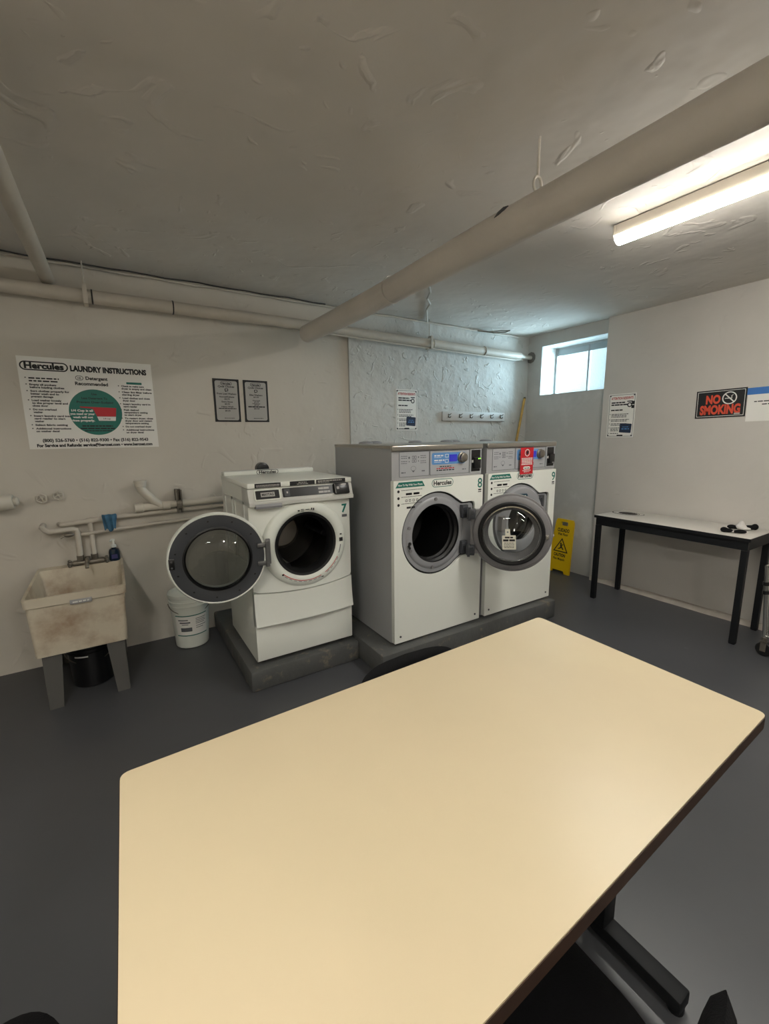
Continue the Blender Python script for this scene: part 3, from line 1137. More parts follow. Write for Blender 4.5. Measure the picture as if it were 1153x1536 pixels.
    f = Print(Matrix.Translation((cx, -.0455, cz)))
    arc(-22, -8, .222, .227)
    for a in range(-130, -66, 8):
        arc(a, a + 5, .230, .233)
    for a in range(-58, -28, 8):
        arc(a, a + 5, .230, .233)
    f.build('ring_small_print', M_INK2, rg, smooth=False)

    # drawer panel below, flaring out, then recessed kick panel
    f = MB()
    def dfn(u, v):
        x = u * W
        zt_ = zb_edge(x) - .006
        z = zt_ + (.262 - zt_) * v
        return (x, bulge(x) * (1 - .3 * v) - .004 - .020 * v * v, z)
    f.grid(dfn, 24, 8)
    f.grid(lambda u, v: (u * W, dfn(u, 1)[1] * (1 - v) + .03 * v, .262), 24, 1)
    f.grid(lambda u, v: (u * W, dfn(u, 0)[1] * (1 - v) + .02 * v, zb_edge(u * W) - .006), 24, 1)
    for x in (0, 1):
        f.grid(lambda u, v: (x * W, dfn(x, v)[1] * (1 - u) + .03 * u, dfn(x, v)[2]), 1, 8)
    f.build('lower_panel', M_WHITE, t, recalc=False)
    f = MB()
    f.box(.0, W, .0, .02, .034, .262, bev=.003)
    f.build('kick_panel', M_WHITE, t)
    # control fascia, leaning back
    f = MB()
    f.prism([(-.052, .985), (-.054, 1.004), (-.046, 1.012), (-.024, 1.078), (-.020, 1.083), (.10, 1.083), (.10, .985)], 'x', -.004, W + .004)
    fa = f.build('control_fascia', mat('silver_plastic', (196, 196, 190), .35), t, smooth=False)
    # local matrix on the leaning face
    vv = Vector((0, .022, .066)).normalized()
    FM = frame((0, -.0465, 1.010), (1, 0, 0), vv)
    f = MB(FM)
    f.plate(rrect(.030, .180, .006, .070, .008), (rrect(.036, .174, .012, .064, .006),), -.006, .002)
    f.build('drawer_trim', M_WHITE2, fa, smooth=False)
    f = MB(FM)
    f.plate(rrect(.038, .172, .014, .062, .004), (), -.002, .002)
    f.build('badge_plate', M_BLACKP, fa, smooth=False)
    p = Print(FM @ Matrix.Translation((0, -.002, 0)))
    p.rect(.066, .146, .026, .052)
    p.build('badge_label', M_PAPERG, fa, smooth=False)
    p = Print(FM @ Matrix.Translation((0, -.0028, 0)))
    p.text('MAYTAG', .106, .0325, .013, wid=.068, bold=.03)
    p.build('badge_lettering', M_INK, fa, smooth=False)
    f = MB()
    f.prism([(-.060, .972), (-.066, .984), (-.060, .998), (-.030, .998), (-.030, .972)], 'x', .028, .178)
    f.build('drawer_handle', M_GREY2, fa, smooth=False)
    f = MB(FM)
    f.plate(rrect(.192, .560, .014, .068, .006), (), -.003, .002)
    f.build('display_strip', M_BLACKP, fa, smooth=False)
    p = Print(FM @ Matrix.Translation((0, -.003, 0)))
    p.rect(.204, .236, .020, .062)
    p.build('start_button', M_DGREY, fa, smooth=False)
    p = Print(FM @ Matrix.Translation((0, -.0034, 0)))
    p.rect(.216, .225, .036, .047)
    p.bars(.415, .044, .07, .012, 'l', 3, gap=.2)
    p.bars(.415, .022, .075, .012, 'l', 4, gap=.2)
    p.build('strip_print', M_PAPERG, fa, smooth=False)
    f = MB(FM)
    f.box(.515, .618, -.020, .002, .004, .074, bev=.008)
    cr = f.build('card_reader', M_BLACKP, fa)
    # (prints on the reader stay within the fascia level)
    p = Print(FM @ Matrix.Translation((0, -.020, 0)))
    p.rect(.530, .546, .034, .050)
    p.rect(.560, .596, .058, .065)
    p.rect(.519, .521, .010, .068)
    p.build('reader_print', M_PAPERG, fa, smooth=False)
    # lid
    f = MB()
    f.box(-.004, W + .004, -.030, D, 1.084, 1.114, bev=.004, seg=2)
    f.box(.0, W, .560, D + .004, 1.110, 1.142, bev=.010, seg=3)
    ld = f.build('lid', M_WHITE, t)
    for xa, xb in ((.036, .186), (.240, .395), (.405, .600)):
        p = Print(Matrix.Translation((0, -.030, 0)))
        p.rect(xa, xb, 1.0865, 1.1115, .0012)
        p.build('lid_sticker', M_INK, ld, smooth=False)
    p = Print(Matrix.Translation((0, -.0315, 0)))
    p.bars(.111, 1.098, .135, .0045, 'c', 1, gap=.3)
    p.bars(.111, 1.0915, .135, .0035, 'c', 2, gap=.3)
    p.bars(.318, 1.100, .05, .005, 'c', 3)
    p.bars(.318, 1.092, .07, .004, 'c', 4)
    p.bars(.415, 1.099, .16, .006, 'l', 5, gap=.4)
    p.bars(.415, 1.0915, .08, .004, 'l', 6)
    p.build('sticker_print', M_PAPERG, ld, smooth=False)
    # oval brand sticker on the raised rear ledge
    p = Print(Matrix.Translation((.295, .560, 1.127)) @ Matrix.Rotation(-.0, 4, 'X'))
    p.ring(oval_loop(0, 0, .155, .030), oval_loop(0, 0, .148, .024))
    p.text('Hercules', 0, -.009, .019, wid=.120, bold=.035)
    p.build('logo_lettering', M_INK, ld, smooth=False)
    f = MB()
    f.lathe([(.0, 0), (.045, 0), (.045, .05), (.03, .055), (0, .055)], (.30, D + .09, 1.140), (0, -1, 0), 28)
    f.cyl((.30, D + .09, 1.14), (.30, D + .115, .60), .018, 12)
    f.build('drain_hose', M_BLACKP, t)
    # number
    p = Print(Matrix.Translation((0, bulge(.6) - .0015, 0)))
    p.text('7', .598, .893, .052, bold=.03, off=.0016)
    p.build('number_sticker', M_TEAL, t, smooth=False)
    p = Print(Matrix.Translation((0, bulge(.6) - .0015, 0)))
    p.rect(.580, .616, .862, .879, .0016)
    p.build('small_sticker', M_INK2, t, smooth=False)

    # open door, hinge at local origin; closed it reaches to +x, outside facing -y
    d = MB()
    Rd = .252
    CX = .258
    ax = (0, 1, 0)
    d.lathe([(Rd - .006, .022), (Rd, .014), (Rd, -.014), (Rd - .02, -.036), (.19, -.046), (.165, -.04), (.165, -.02), (Rd - .012, .012), (Rd - .012, .020)], (CX, 0, 0), ax, 72, closed=True)
    do = d.build('door', M_WHITE, t)
    do.location = (.068, -.085, cz - .002)
    do.rotation_euler = (0, 0, math.radians(-188))
    g = MB()
    g.lathe([(.174, .018), (.240, .018), (.246, .010), (.246, .004), (.166, .0), (.166, .014)], (CX, 0, 0), ax, 72, closed=True)
    inner = g.build('door_liner', M_DGREY, do)
    inner['label'] = 'dark grey inner face of the round door'
    g = MB()
    g.lathe([(.160, .010), (.176, .010), (.176, .022), (.168, .026), (.160, .020)], (CX, 0, 0), ax, 72, closed=True)
    g.build('gasket', M_RUB, do)
    g = MB()
    g.lathe([(.163, .016), (.160, .045), (.150, .075), (.138, .098), (.122, .108), (.07, .112), (0, .113)], (CX, 0, 0), ax, 64)
    g.build('glass_bowl', M_GLASS7, do)
    for k in range(11):
        a = 2 * PI * k / 11 + .25
        if abs(math.cos(a) + 1) < .08:
            continue
        g = MB()
        g.cyl((CX + .212 * math.cos(a), .017, .212 * math.sin(a)), (CX + .212 * math.cos(a), .020, .212 * math.sin(a)), .0055, 8)
        g.build('screw', M_BLACKP, do)
    g = MB()
    g.box(CX + .212, CX + .240, .016, .024, -.030, .028, bev=.003)
    lt_ = g.build('latch_plate', M_BLACKP, do)
    for zz in (.014, -.018):
        g = MB()
        g.cyl((CX + .226, .024, zz), (CX + .226, .028, zz), .005, 8)
        g.build('screw', M_CHROME, do)
    g = MB()
    for s in (-1, 1):
        g.box(.004, .055, .014, .034, s * .052 - .012, s * .052 + .012, bev=.004)
    g.cyl((.002, .028, -.072), (.002, .028, .072), .012, 12)
    g.box(-.016, .010, .018, .034, -.060, .085, bev=.005)
    g.build('hinge', mat('hinge_metal', (120, 120, 120), .3, metal=.6), do)
    return t
white_washer()

# ------------------------------------------------------------------ laundry sink and its pipework
sk = thing('utility_sink', 'stained cream plastic laundry sink on grey legs against the back wall', 'sink', (-.235, 3.11, 0))
SX0, SX1, SY0, SY1, SZ = -.240, .226, -.325, .345, .672
def tub():
    t = MB()
    def ring(x0, x1, y0_, y1_, z, r=.02):
        return [(p[0], p[1], z) for p in rrect(x0, x1, y0_, y1_, r, 4)]
    rings = [ring(SX0 + .014, SX1 - .020, SY0 + .040, SY1 - .02, .325),
             ring(SX0 + .007, SX1 - .008, SY0 + .012, SY1 - .004, SZ - .055),
             ring(SX0, SX1, SY0, SY1, SZ - .050),
             ring(SX0 - .002, SX1 + .002, SY0 - .004, SY1, SZ),
             ring(SX0 + .012, SX1 - .012, SY0 + .014, SY1 - .075, SZ),
             ring(SX0 + .022, SX1 - .022, SY0 + .024, SY1 - .085, SZ - .05),
             ring(SX0 + .050, SX1 - .050, SY0 + .075, SY1 - .10, .36)]
    nn = len(rings[0])
    vs = [p for r_ in rings for p in r_]
    fs = []
    for i in range(len(rings) - 1):
        for k in range(nn):
            k2 = (k + 1) % nn
            fs.append((i * nn + k, i * nn + k2, (i + 1) * nn + k2, (i + 1) * nn + k))
    fs.append(tuple(range(nn))[::-1])
    fs.append(tuple((len(rings) - 1) * nn + k for k in range(nn)))
    t.add(vs, fs)
    return t
tub().build('basin', M_SINK, sk)
m = MB()
m.box(-.038, .062, SY0 - .010, SY0 - .002, SZ - .060, SZ - .036, bev=.002)
m.build('badge', M_GREY, sk)
p = Print(Matrix.Translation((0, SY0 - .010, 0)))
p.bars(.012, SZ - .052, .075, .007, 'c', 4)
p.build('badge_print', M_WINK, sk, smooth=False)
def sink_leg(sx, sy):
    l = MB()
    x0 = SX0 + .040 if sx < 0 else SX1 - .040
    yy = SY0 + .062 if sy < 0 else SY1 - .03
    s = -sx
    # two tapering flanges of an angle leg
    for pts in ([(x0, 0), (x0 + s * .062, 0), (x0 + s * .092, .37), (x0, .37)],):
        l.prism(pts, 'y', yy - .003, yy + .003)
    for pts in ([(yy, 0), (yy - sy * .05, 0), (yy - sy * .075, .37), (yy, .37)],):
        l.prism(pts, 'x', x0 - .003, x0 + .003)
    return l
for sx in (-1, 1):
    for sy_ in (-1, 1):
        sink_leg(sx, sy_).build('leg', M_LEG, sk, smooth=False)
m = MB()
m.tube([(0, .02, .337), (0, .02, .322), (0, .05, .312), (0, .12, .312), (0, .345, .306)], .013, 12)
m.build('drain_trap', M_DULL, sk)

fc = thing('faucet', 'dull metal two-handle faucet on the back rim of the laundry sink', 'faucet', (-.2, 3.40, SZ))
m = MB()
m.box(-.090, .090, -.03, .03, .002, .032, bev=.010)
m.cyl((-.043, 0, .03), (-.043, 0, .066), .020, 8)
m.cyl((.035, 0, .03), (.035, 0, .066), .020, 8)
m.cyl((-.004, -.01, .03), (-.004, -.01, .055), .017, 12)
m.build('faucet_body', M_DULL, fc)
m = MB()
m.tube([(-.004, -.01, .02), (-.004, -.04, .045), (-.004, -.09, .050), (-.004, -.15, .040), (-.004, -.165, .015)], .011, 12)
m.build('spout', M_DULL, fc)
for s in (-1, 1):
    m = MB()
    m.cyl((s * .080, -.008, .018), (s * .100, -.012, .018), .013, 10)
    for k in range(4):
        a = k * PI / 2 + .4
        m.ball((s * .102, -.012 + .022 * math.cos(a), .018 + .022 * math.sin(a)), .011, 8, 6)
    m.ball((s * .102, -.012, .018), .016, 8, 6)
    m.build('handle', M_DULL, fc)

sp_ = thing('supply_pipe', 'pair of thin painted water pipes along the back wall dropping to the sink faucet', 'pipe', (0, 3.42, .95))
m = MB()
m.tube([(-.335, .045, .0), (-.318, .0, .0), (-.30, -.004, .001), (.03, 0, .022), (.72, 0, .036), (1.25, 0, .038)], .0155, 14)
m.cyl((-.168, -.004, .010), (-.165, -.022, -.215), .0145, 12)
m.cyl((-.185, -.002, .009), (-.150, -.002, .011), .021, 14)
m.build('hot_pipe', M_PIPE, sp_)
m = MB()
m.tube([(-.418, .045, .0), (-.418, -.02, -.004), (-.405, -.03, -.020), (-.385, -.035, -.034), (-.30, -.035, -.030), (-.262, -.035, -.028), (-.243, -.034, -.035), (-.239, -.034, -.060), (-.243, -.022, -.215)], .0165, 14)
m.tube([(-.24, -.02, -.074), (.0, -.02, -.060), (.50, -.02, -.036), (1.25, -.02, -.02)], .0115, 12)
m.build('cold_pipe', M_PIPE, sp_)
m = MB()
m.ball((-.285, -.05, -.062), (.030, .018, .016), 12, 8)
m.tube([(-.31, -.055, -.065), (-.33, -.06, -.078)], .006, 8)
m.build('tap_valve', M_DULL, sp_)

dp = thing('drain_pipe', 'white plastic drain pipe with an upward branch on the back wall left of washer 7', 'pipe', (.1, 3.40, 1.03))
m = MB()
m.tube([(.03, 0, -.004), (.70, 0, .006), (.95, 0, .010)], .024, 18)
m.lathe([(.0, 0), (.034, 0), (.034, .05), (.027, .055), (.027, .17), (.031, .172), (.031, .22), (.026, .222)], (0, 0, -.009), (1, 0, .01), 20)
m.tube([(.155, -.006, .0), (.11, -.01, .045), (.075, -.01, .085), (.052, -.01, .115), (.047, -.01, .142)], [.026, .028, .029, .029, .029], 18)
m.lathe([(.029, 0), (.036, .003), (.036, .028), (.039, .030), (.039, .042), (.0, .042)], (.047, -.01, .138), (0, 0, 1), 20)
m.build('pipe_run', M_PVC, dp)
m = MB()
m.box(.262, .270, -.035, .06, -.065, .100)
m.box(.292, .300, -.035, .06, -.065, .100)
m.box(.262, .300, .045, .06, -.065, .100)
m.build('wall_channel', M_DULL, dp, smooth=False)
m = MB()
m.box(.264, .298, -.040, -.030, -.035, .022, bev=.003)
m.cyl((.273, -.040, .0), (.273, -.046, .0), .006, 8)
m.cyl((.289, -.040, .0), (.289, -.046, .0), .006, 8)
m.build('clamp', M_DULL, dp)

m = MB()
m.lathe([(0, -.35), (.046, -.35), (.046, .13), (.043, .135), (.026, .135), (.028, .150), (.020, .160), (0, .162)], (0, 0, 0), (1, 0, .06), 22)
m.cyl((-.25, 0, 0), (-.25, .1, 0), .03, 12)
tag(m.build('capped_pipe', M_PVC, loc=(-.665, 3.372, 1.120)), 'short white capped pipe on the back wall at the left edge above the sink', 'pipe')

def wall_valve(x, z, label):
    v = thing('wall_valve', label, 'valve', (x, BY, z))
    a = MB()
    a.cyl((0, 0, 0), (0, -.035, 0), .012, 12)
    a.cyl((0, -.001, 0), (0, -.006, 0), .022, 14)
    a.build('stem', M_PIPE, v)
    a = MB()
    a.tube([(.024 * math.cos(2 * PI * k / 12) * (1 + .12 * (k % 2)), -.045, .024 * math.sin(2 * PI * k / 12) * (1 + .12 * (k % 2))) for k in range(12)], .006, 8, closed=True)
    for k in range(4):
        q = k * PI / 2 + .4
        a.cyl((0, -.043, 0), (.024 * math.cos(q), -.045, .024 * math.sin(q)), .005, 8)
    a.ball((0, -.044, 0), .009, 10, 8)
    a.build('hand_wheel', M_PIPE, v)
wall_valve(-.402, 1.130, 'small round wall valve nearer the white capped pipe at the left edge')
wall_valve(-.314, 1.141, 'small round wall valve farther from the capped pipe, nearer the drain branch')

# cloth hung over the upper supply pipe
m = MB()
def rag(u, v):
    x = -.055 + (u - .5) * (.085 - .055 * abs(v - .45))
    s = v * 2 - 1                       # -1 front bottom, 0 over the pipe, 1 behind
    z = .996 - abs(s) * (.105 if s < 0 else .05) + .012 * math.sin(u * 9) * abs(s)
    y = 3.392 - (.024 if s < 0 else -.012) * min(1, abs(s) * 5) + .008 * math.sin(u * 14 + v * 3)
    return (x, y, z)
m.grid(rag, 16, 24)
rg_ = m.build('cloth', M_RAG)
tag(rg_, 'blue cloth hung over the water pipe above the sink', 'cloth')
sm = rg_.modifiers.new('thick', 'SOLIDIFY')
sm.thickness = .004

sb = thing('soap_bottle', 'dark pump soap bottle with white pump on the back rim of the sink', 'bottle', (-.052, 3.412, SZ))
m = MB()
m.lathe([(0, 0.001), (.030, .001), (.033, .008), (.033, .060), (.028, .078), (.014, .086), (.014, .094), (0, .094)], (0, 0, 0), (0, 0, 1), 20)
m.build('bottle_body', M_SOAP, sb)
m = MB()
m.lathe([(0, .092), (.017, .092), (.017, .108), (.007, .112), (.007, .135), (.011, .136), (.011, .148), (0, .150)], (0, 0, 0), (0, 0, 1), 14)
m.tube([(0, 0, .143), (-.012, -.018, .145), (-.018, -.028, .138)], .005, 8)
m.build('pump', M_WHITE, sb)
p = Print(Matrix.Translation((0, -.0336, .03)))
p.rect(-.018, .018, -.012, .018)
p.build('bottle_label', mat('violet_label', (66, 66, 120), .5), sb, smooth=False)

# ------------------------------------------------------------------ buckets
def bucket(name, label, x, y, r0, r1, h, mt, lid):
    t = thing(name, label, 'bucket', (x, y, 0))
    b_ = MB()
    k = lambda z: r0 + (r1 - r0) * z / h
    b_.lathe([(0, .002), (r0 - .006, .002), (r0, .008), (k(h * .78), h * .78), (k(h * .78) + .007, h * .785), (k(h * .78) + .007, h * .80), (k(h * .82), h * .805),
              (k(h * .86), h * .86), (k(h * .86) + .007, h * .865), (k(h * .86) + .007, h * .88), (k(h * .9), h * .885), (r1, h), (r1 - .004, h), (r0 - .008, .02), (0, .02)], (0, 0, 0), (0, 0, 1), 40)
    b_.build('bucket_body', mt, t)
    a = MB()
    a.tube([((r1 + .008) * math.cos(q), (r1 + .008) * math.sin(q) * .62 - .02, h * .84 - .05 * math.sin(-q) - .03 * abs(math.sin(q))) for q in [-PI + PI * i / 20 for i in range(21)]], .003, 6)
    a.build('bail_handle', M_DULL, t)
    return t
wb = bucket('bucket', 'white lidded plastic bucket with green-striped label on the floor under the open washer door', .372, 3.285, .112, .134, .40, M_WHITE2, True)
m = MB()
m.lathe([(0, .402), (.105, .402), (.110, .408), (.130, .408), (.140, .404), (.141, .385), (.138, .378)], (0, 0, 0), (0, 0, 1), 40)
m.build('lid', M_WHITE2, wb)
def cyl_print(r0, r1, h, a0, a1, za, zb, off, mt, name, par):
    k = lambda z: r0 + (r1 - r0) * z / h + off
    q = MB()
    q.grid(lambda u, v: (k(za + (zb - za) * v) * math.cos(a0 + (a1 - a0) * u), k(za + (zb - za) * v) * math.sin(a0 + (a1 - a0) * u), za + (zb - za) * v), 20, 1)
    return q.build(name, mt, par)
A0, A1 = -PI * .82, -PI * .24
cyl_print(.112, .134, .40, A0, A1, .105, .250, .0012, M_PAPER, 'bucket_label', wb)
cyl_print(.112, .134, .40, A0, A1, .100, .107, .0018, M_TEAL, 'label_stripe', wb)
cyl_print(.112, .134, .40, A0, A1, .250, .257, .0018, M_TEAL, 'label_stripe', wb)
for (ua, ub, za, zb) in ((.10, .40, .218, .226), (.14, .46, .198, .208), (.20, .40, .186, .191), (.16, .50, .135, .165), (.62, .95, .225, .229), (.62, .92, .212, .216), (.62, .95, .200, .204), (.62, .90, .188, .192), (.62, .95, .170, .174), (.62, .85, .155, .159)):
    cyl_print(.112, .134, .40, A0 + (A1 - A0) * ua, A0 + (A1 - A0) * ub, za, zb, .0022, M_INK2, 'label_print', wb)
bk = bucket('bucket', 'black plastic bucket standing under the laundry sink', -.235, 3.09, .105, .122, .285, M_BLACKP, False)
cyl_print(.105, .122, .29, -PI * .72, -PI * .52, .205, .214, .0015, M_WINK, 'label_strip', bk)

# ------------------------------------------------------------------ posters and signs on the back wall
def board(name, label, cat, w_, h_, org, u, v, mt, thick=.003, group=None):
    """flat sheet, origin at its lower left corner"""
    t = thing(name, label, cat, org, 0, group)
    fm = frame(None, u, v)
    q = MB(fm)
    q.box(0, w_, -thick, 0, 0, h_)
    q.build('sheet', mt, t, smooth=False)
    return t, fm @ Matrix.Translation((0, -thick, 0))

t, F = board('poster', 'white laundry instructions poster with a green circle on the back wall above the sink', 'poster', .717, .560, (-.425, BY - .001, 1.437), (1, 0, 0), (0, 0, 1), M_PAPER)
W_, H_ = .717, .560
k = Print(F)
k.text('LAUNDRY INSTRUCTIONS', .685, .487, .032, wid=.425, al='r', bold=.06)
k.ring(oval_loop(.130, .505, .240, .054), oval_loop(.130, .505, .226, .040))
k.text('Hercules', .130, .490, .034, wid=.196, bold=.05)
k.text('Detergent', .335, .437, .020, wid=.120, al='l', bold=.035)
k.ring(oval_loop(.302, .446, .042, .028), oval_loop(.302, .446, .036, .022))
k.text('HE', .302, .440, .011, bold=.02)
k.text('Recommended', .365, .402, .020, wid=.178, bold=.035)
k.text('(800) 526-5760 • (516) 822-9300 • Fax (516) 822-9543', .362, .044, .019, wid=.585, bold=.04)
k.text('For Service and Refunds: service@hercnet.com • www.hercnet.com', .358, .013, .018, wid=.640, bold=.055)
L = [('Check washer drum', 'for clothes before use'), ('Empty all pockets', 'before loading clothes'), ('Sort clothes properly for', 'better wash and to', 'prevent damage'), ('Load washer loosely', 'to the proper level and', 'close door'), ('Do not overload', 'washer'), ('Insert laundry card into', 'card reader to start', 'washer'), ('Select fabric setting',), ('Additional instructions', 'on washer decal')]
z = .428
for i, blk in enumerate(L):
    k.fill(circle(.030, z + .006, .0035, 8))
    for ln in blk:
        if i == 0:
            k.bars(.045, z, .15, .008, 'l', i)
        else:
            k.text(ln, .045, z, .0105, al='l', bold=.045, wid=len(ln) * .0078)
        z -= .0165
    z -= .006
Rr = [('Check to make sure', 'dryer is empty and clean'), ('Clean lint filter before', 'starting dryer'), ('Load clothes and close', 'dryer door'), ('Insert laundry card in', 'card reader'), ('Push desired', 'temperature setting', 'to start dryer'), ('To restart dryer, close', 'dryer door and restart', 'temperature setting'), ('Do not overload dryer',), ('Additional instructions', 'on dryer decal')]
z = .402
for i, blk in enumerate(Rr):
    k.fill(circle(.513, z + .006, .0035, 8))
    for ln in blk:
        k.text(ln, .528, z, .0105, al='l', bold=.045, wid=len(ln) * .0074)
        z -= .0165
    z -= .006
k.build('black_lettering', M_INK, t, smooth=False)
g = Print(F)
g.fill(circle(.370, .232, .146, 64))
g.build('green_disc', M_TEAL, t, smooth=False)
g = Print(F)
g.fill(rrect(.560, .650, .420, .434, .002))
g.build('green_header', M_TEAL, t, smooth=False)
g = Print(F @ Matrix.Translation((0, -.0006, 0)))
g.text('Use', .370, .342, .013, bold=.02)
g.text('Less Detergent To', .370, .315, .013, bold=.02)
g.text('Prevent Over-Sudsing', .372, .290, .013, wid=.20, bold=.02)
g.bars(.370, .140, .17, .008, 'c', 5, gap=.4)
g.bars(.370, .124, .19, .008, 'c', 6, gap=.4)
g.bars(.370, .110, .15, .006, 'c', 7, gap=.4)
g.build('disc_black_lettering', M_INK, t, smooth=False)
g = Print(F @ Matrix.Translation((0, -.0006, 0)))
for i, ln in enumerate(('1/4 Cup is all', 'you need or your', 'wash will not', 'rinse properly.')):
    g.text(ln, .295, .236 - i * .021, .0125, bold=.05, wid=len(ln) * .0083)
g.fill([(.372, .205), (.478, .205), (.474, .178), (.380, .178)], off=.001)
g.build('white_lettering', M_WINK, t, smooth=False)
g = Print(F @ Matrix.Translation((0, -.0006, 0)))
g.fill([(.285, .268), (.485, .262), (.478, .206), (.372, .206), (.355, .254), (.285, .262)])
g.build('red_cup', M_RED, t, smooth=False)
g = Print(F @ Matrix.Translation((0, -.0018, 0)))
g.text('1/4 cup', .426, .187, .010, bold=.01)
g.build('cup_lettering', M_INK, t, smooth=False)

def notice(x0, lines, label):
    t, F = board('price_notice', label, 'notice', .190, .316, (x0, BY - .001, 1.614), (1, 0, 0), (0, 0, 1), M_INK, .004)
    q = Print(F)
    q.fill(rrect(.014, .176, .012, .302, .014), off=.0006)
    q.build('grey_panel', M_PAPERG, t, smooth=False)
    q = Print(F @ Matrix.Translation((0, -.0008, 0)))
    q.ring(oval_loop(.095, .283, .082, .026), oval_loop(.095, .283, .076, .021))
    q.text('Hercules', .095, .276, .014, wid=.062, bold=.04)
    q.text('Cycle Choices', .095, .254, .013, wid=.120, bold=.03, shear=.3)
    q.ring(rrect(.082, .108, .226, .246, .006), rrect(.087, .103, .230, .242, .004))
    q.fill([(.083, .222), (.094, .222), (.090, .228)])
    for s, z, h, wd in lines:
        if s is None:
            q.bars(.095, z, wd, h, 'c', 3, gap=.3)
        else:
            q.text(s, .095, z, h, wid=wd, bold=.03)
    q.bars(.105, .026, .075, .004, 'c', 5)
    q.build('black_lettering', M_INK, t, smooth=False)
notice(.688, [('Front Load Washers', .202, .012, .142), ('Normal/Delicate', .180, .010, .108), ('$2.75', .164, .010, .038), ('Extra Rinse', .144, .010, .080), ('$0.25', .128, .010, .038), ('Heavy Wash', .108, .010, .088), (None, .096, .006, .13), ('$0.25', .078, .010, .038)],
       'black framed price notice on the back wall, the left one of the pair')
notice(.909, [('Elite Washers', .200, .012, .100), ('$3.25', .186, .009, .042), ('Normal', .160, .009, .055), ('$0.25', .149, .008, .036), ('Heavy', .137, .008, .060), ('$0.25', .126, .008, .036), (None, .112, .009, .13), ('$0.50', .098, .009, .044)],
       'black framed price notice on the back wall, the right one of the pair')

def attention(org, u, wd, ht, label, machines):
    t, F = board('attention_sign', label, 'sign', wd, ht, org, u, (0, 0, 1), M_PAPER, .003)
    q = Print(F)
    q.ring(rrect(.010, wd - .010, .010, ht - .010, .003), rrect(.013, wd - .013, .013, ht - .013, .003))
    z = ht - .075
    q.bars(.030, z - .012, wd * .50, .012, 'l', 1, gap=.3)
    q.bars(.030, z - .032, wd * .62, .012, 'l', 2, gap=.3)
    q.bars(.030, z - .080, wd * .45, .011, 'l', 3, gap=.4)
    zz = z - .115
    for i, (n_, ww) in enumerate(((3, .62), (2, .66), (2, .60), (3, .34), (1, .30))):
        q.fill(circle(.024, zz + .004, .004, 8))
        for j in range(n_):
            q.bars(.038, zz, wd * ww * (.9 if j else 1), .006, 'l', i * 3 + j)
            zz -= .013
        zz -= .012
    q.fill(rrect(wd * .40, wd * .62, .012, .024, .002))
    q.ring(circle(wd - .055, z - .030, .022, 20), circle(wd - .055, z - .030, .013, 20))
    q.rect(wd - .080, wd - .030, z - .003, z + .006)
    if machines:
        q.fill(rrect(wd - .038, wd - .012, z - .028, z + .002, .004))
        q.fill(rrect(wd - .038, wd - .012, z - .062, z - .034, .004))
    q.build('black_print', M_INK, t, smooth=False)
    q = Print(F)
    q.text('ATTENTION RESIDENTS', wd / 2, ht - .052, .021, wid=wd * .80, bold=.03)
    q.build('red_lettering', M_RED, t, smooth=False)
    q = Print(F @ Matrix.Translation((wd * .70, 0, .085)) @ Matrix.Rotation(.06, 4, 'Y'))
    q.fill(rrect(-.055, .055, -.042, .042, .008), off=.001)
    q.build('picture', mat('navy_print', (34, 46, 70), .4), t, smooth=False)
    q = Print(F @ Matrix.Translation((wd * .70, -.0012, .085)))
    q.bars(0, -.012, .07, .010, 'c', 3)
    q.bars(0, .008, .06, .006, 'c', 4)
    q.build('picture_print', M_BLUE, t, smooth=False)
    sc = MB(F)
    for a in (.018, wd - .018):
        for b in (.018, ht - .018):
            sc.cyl((a, 0, b), (a, -.003, b), .006, 10)
    sc.build('sign_screws', M_DGREY, t)
    return t
attention((2.308, BY2 - .001, 1.545), (1, 0, 0), .252, .382, 'white attention residents sign on the back wall above washer 8', False)
attention((RX - .001, 2.424, 1.458), (0, -1, 0), .257, .402, 'white attention residents sign on the right wall beside the window', True)

# coat rack
cr_ = thing('coat_rack', 'white wooden coat rack with six hooks on the back wall above the washers', 'coat rack', (2.868, BY2, 1.640))
m = MB()
m.box(0, .893, -.022, -.001, 0, .092, bev=.003)
m.build('backboard', mat('white_board', (206, 206, 203), .5), cr_)
for i in range(6):
    x = .075 + i * .150
    m = MB()
    m.box(x - .008, x + .008, -.026, -.021, .030, .070, bev=.002)
    m.tube([(x, -.024, .062), (x, -.045, .060), (x + .004, -.060, .072)], .004, 8)
    m.tube([(x, -.024, .042), (x, -.040, .030), (x, -.055, .034), (x, -.058, .046)], .004, 8)
    m.build('hook', M_DULL, cr_)

# broom leaning in the corner
br = thing('broom', 'broom with a yellow wooden handle leaning in the corner behind washer 9', 'broom', (3.56, 3.34, 0))
m = MB()
m.cyl((.02, -.02, .20), (.503, .072, 1.90), .0135, 14)
m.build('handle', M_WOOD, br)
m = MB()
m.ball((.503, .072, 1.90), .0145, 12, 8)
m.build('handle_cap', M_BLACKP, br)
m = MB()
m.prism([(-.13, .002), (.15, .002), (.10, .16), (.045, .21), (-.01, .21), (-.07, .16)], 'y', -.045, .005)
m.build('bristles', mat('straw', (170, 140, 80), .9, bump=.6, bscale=120), br)

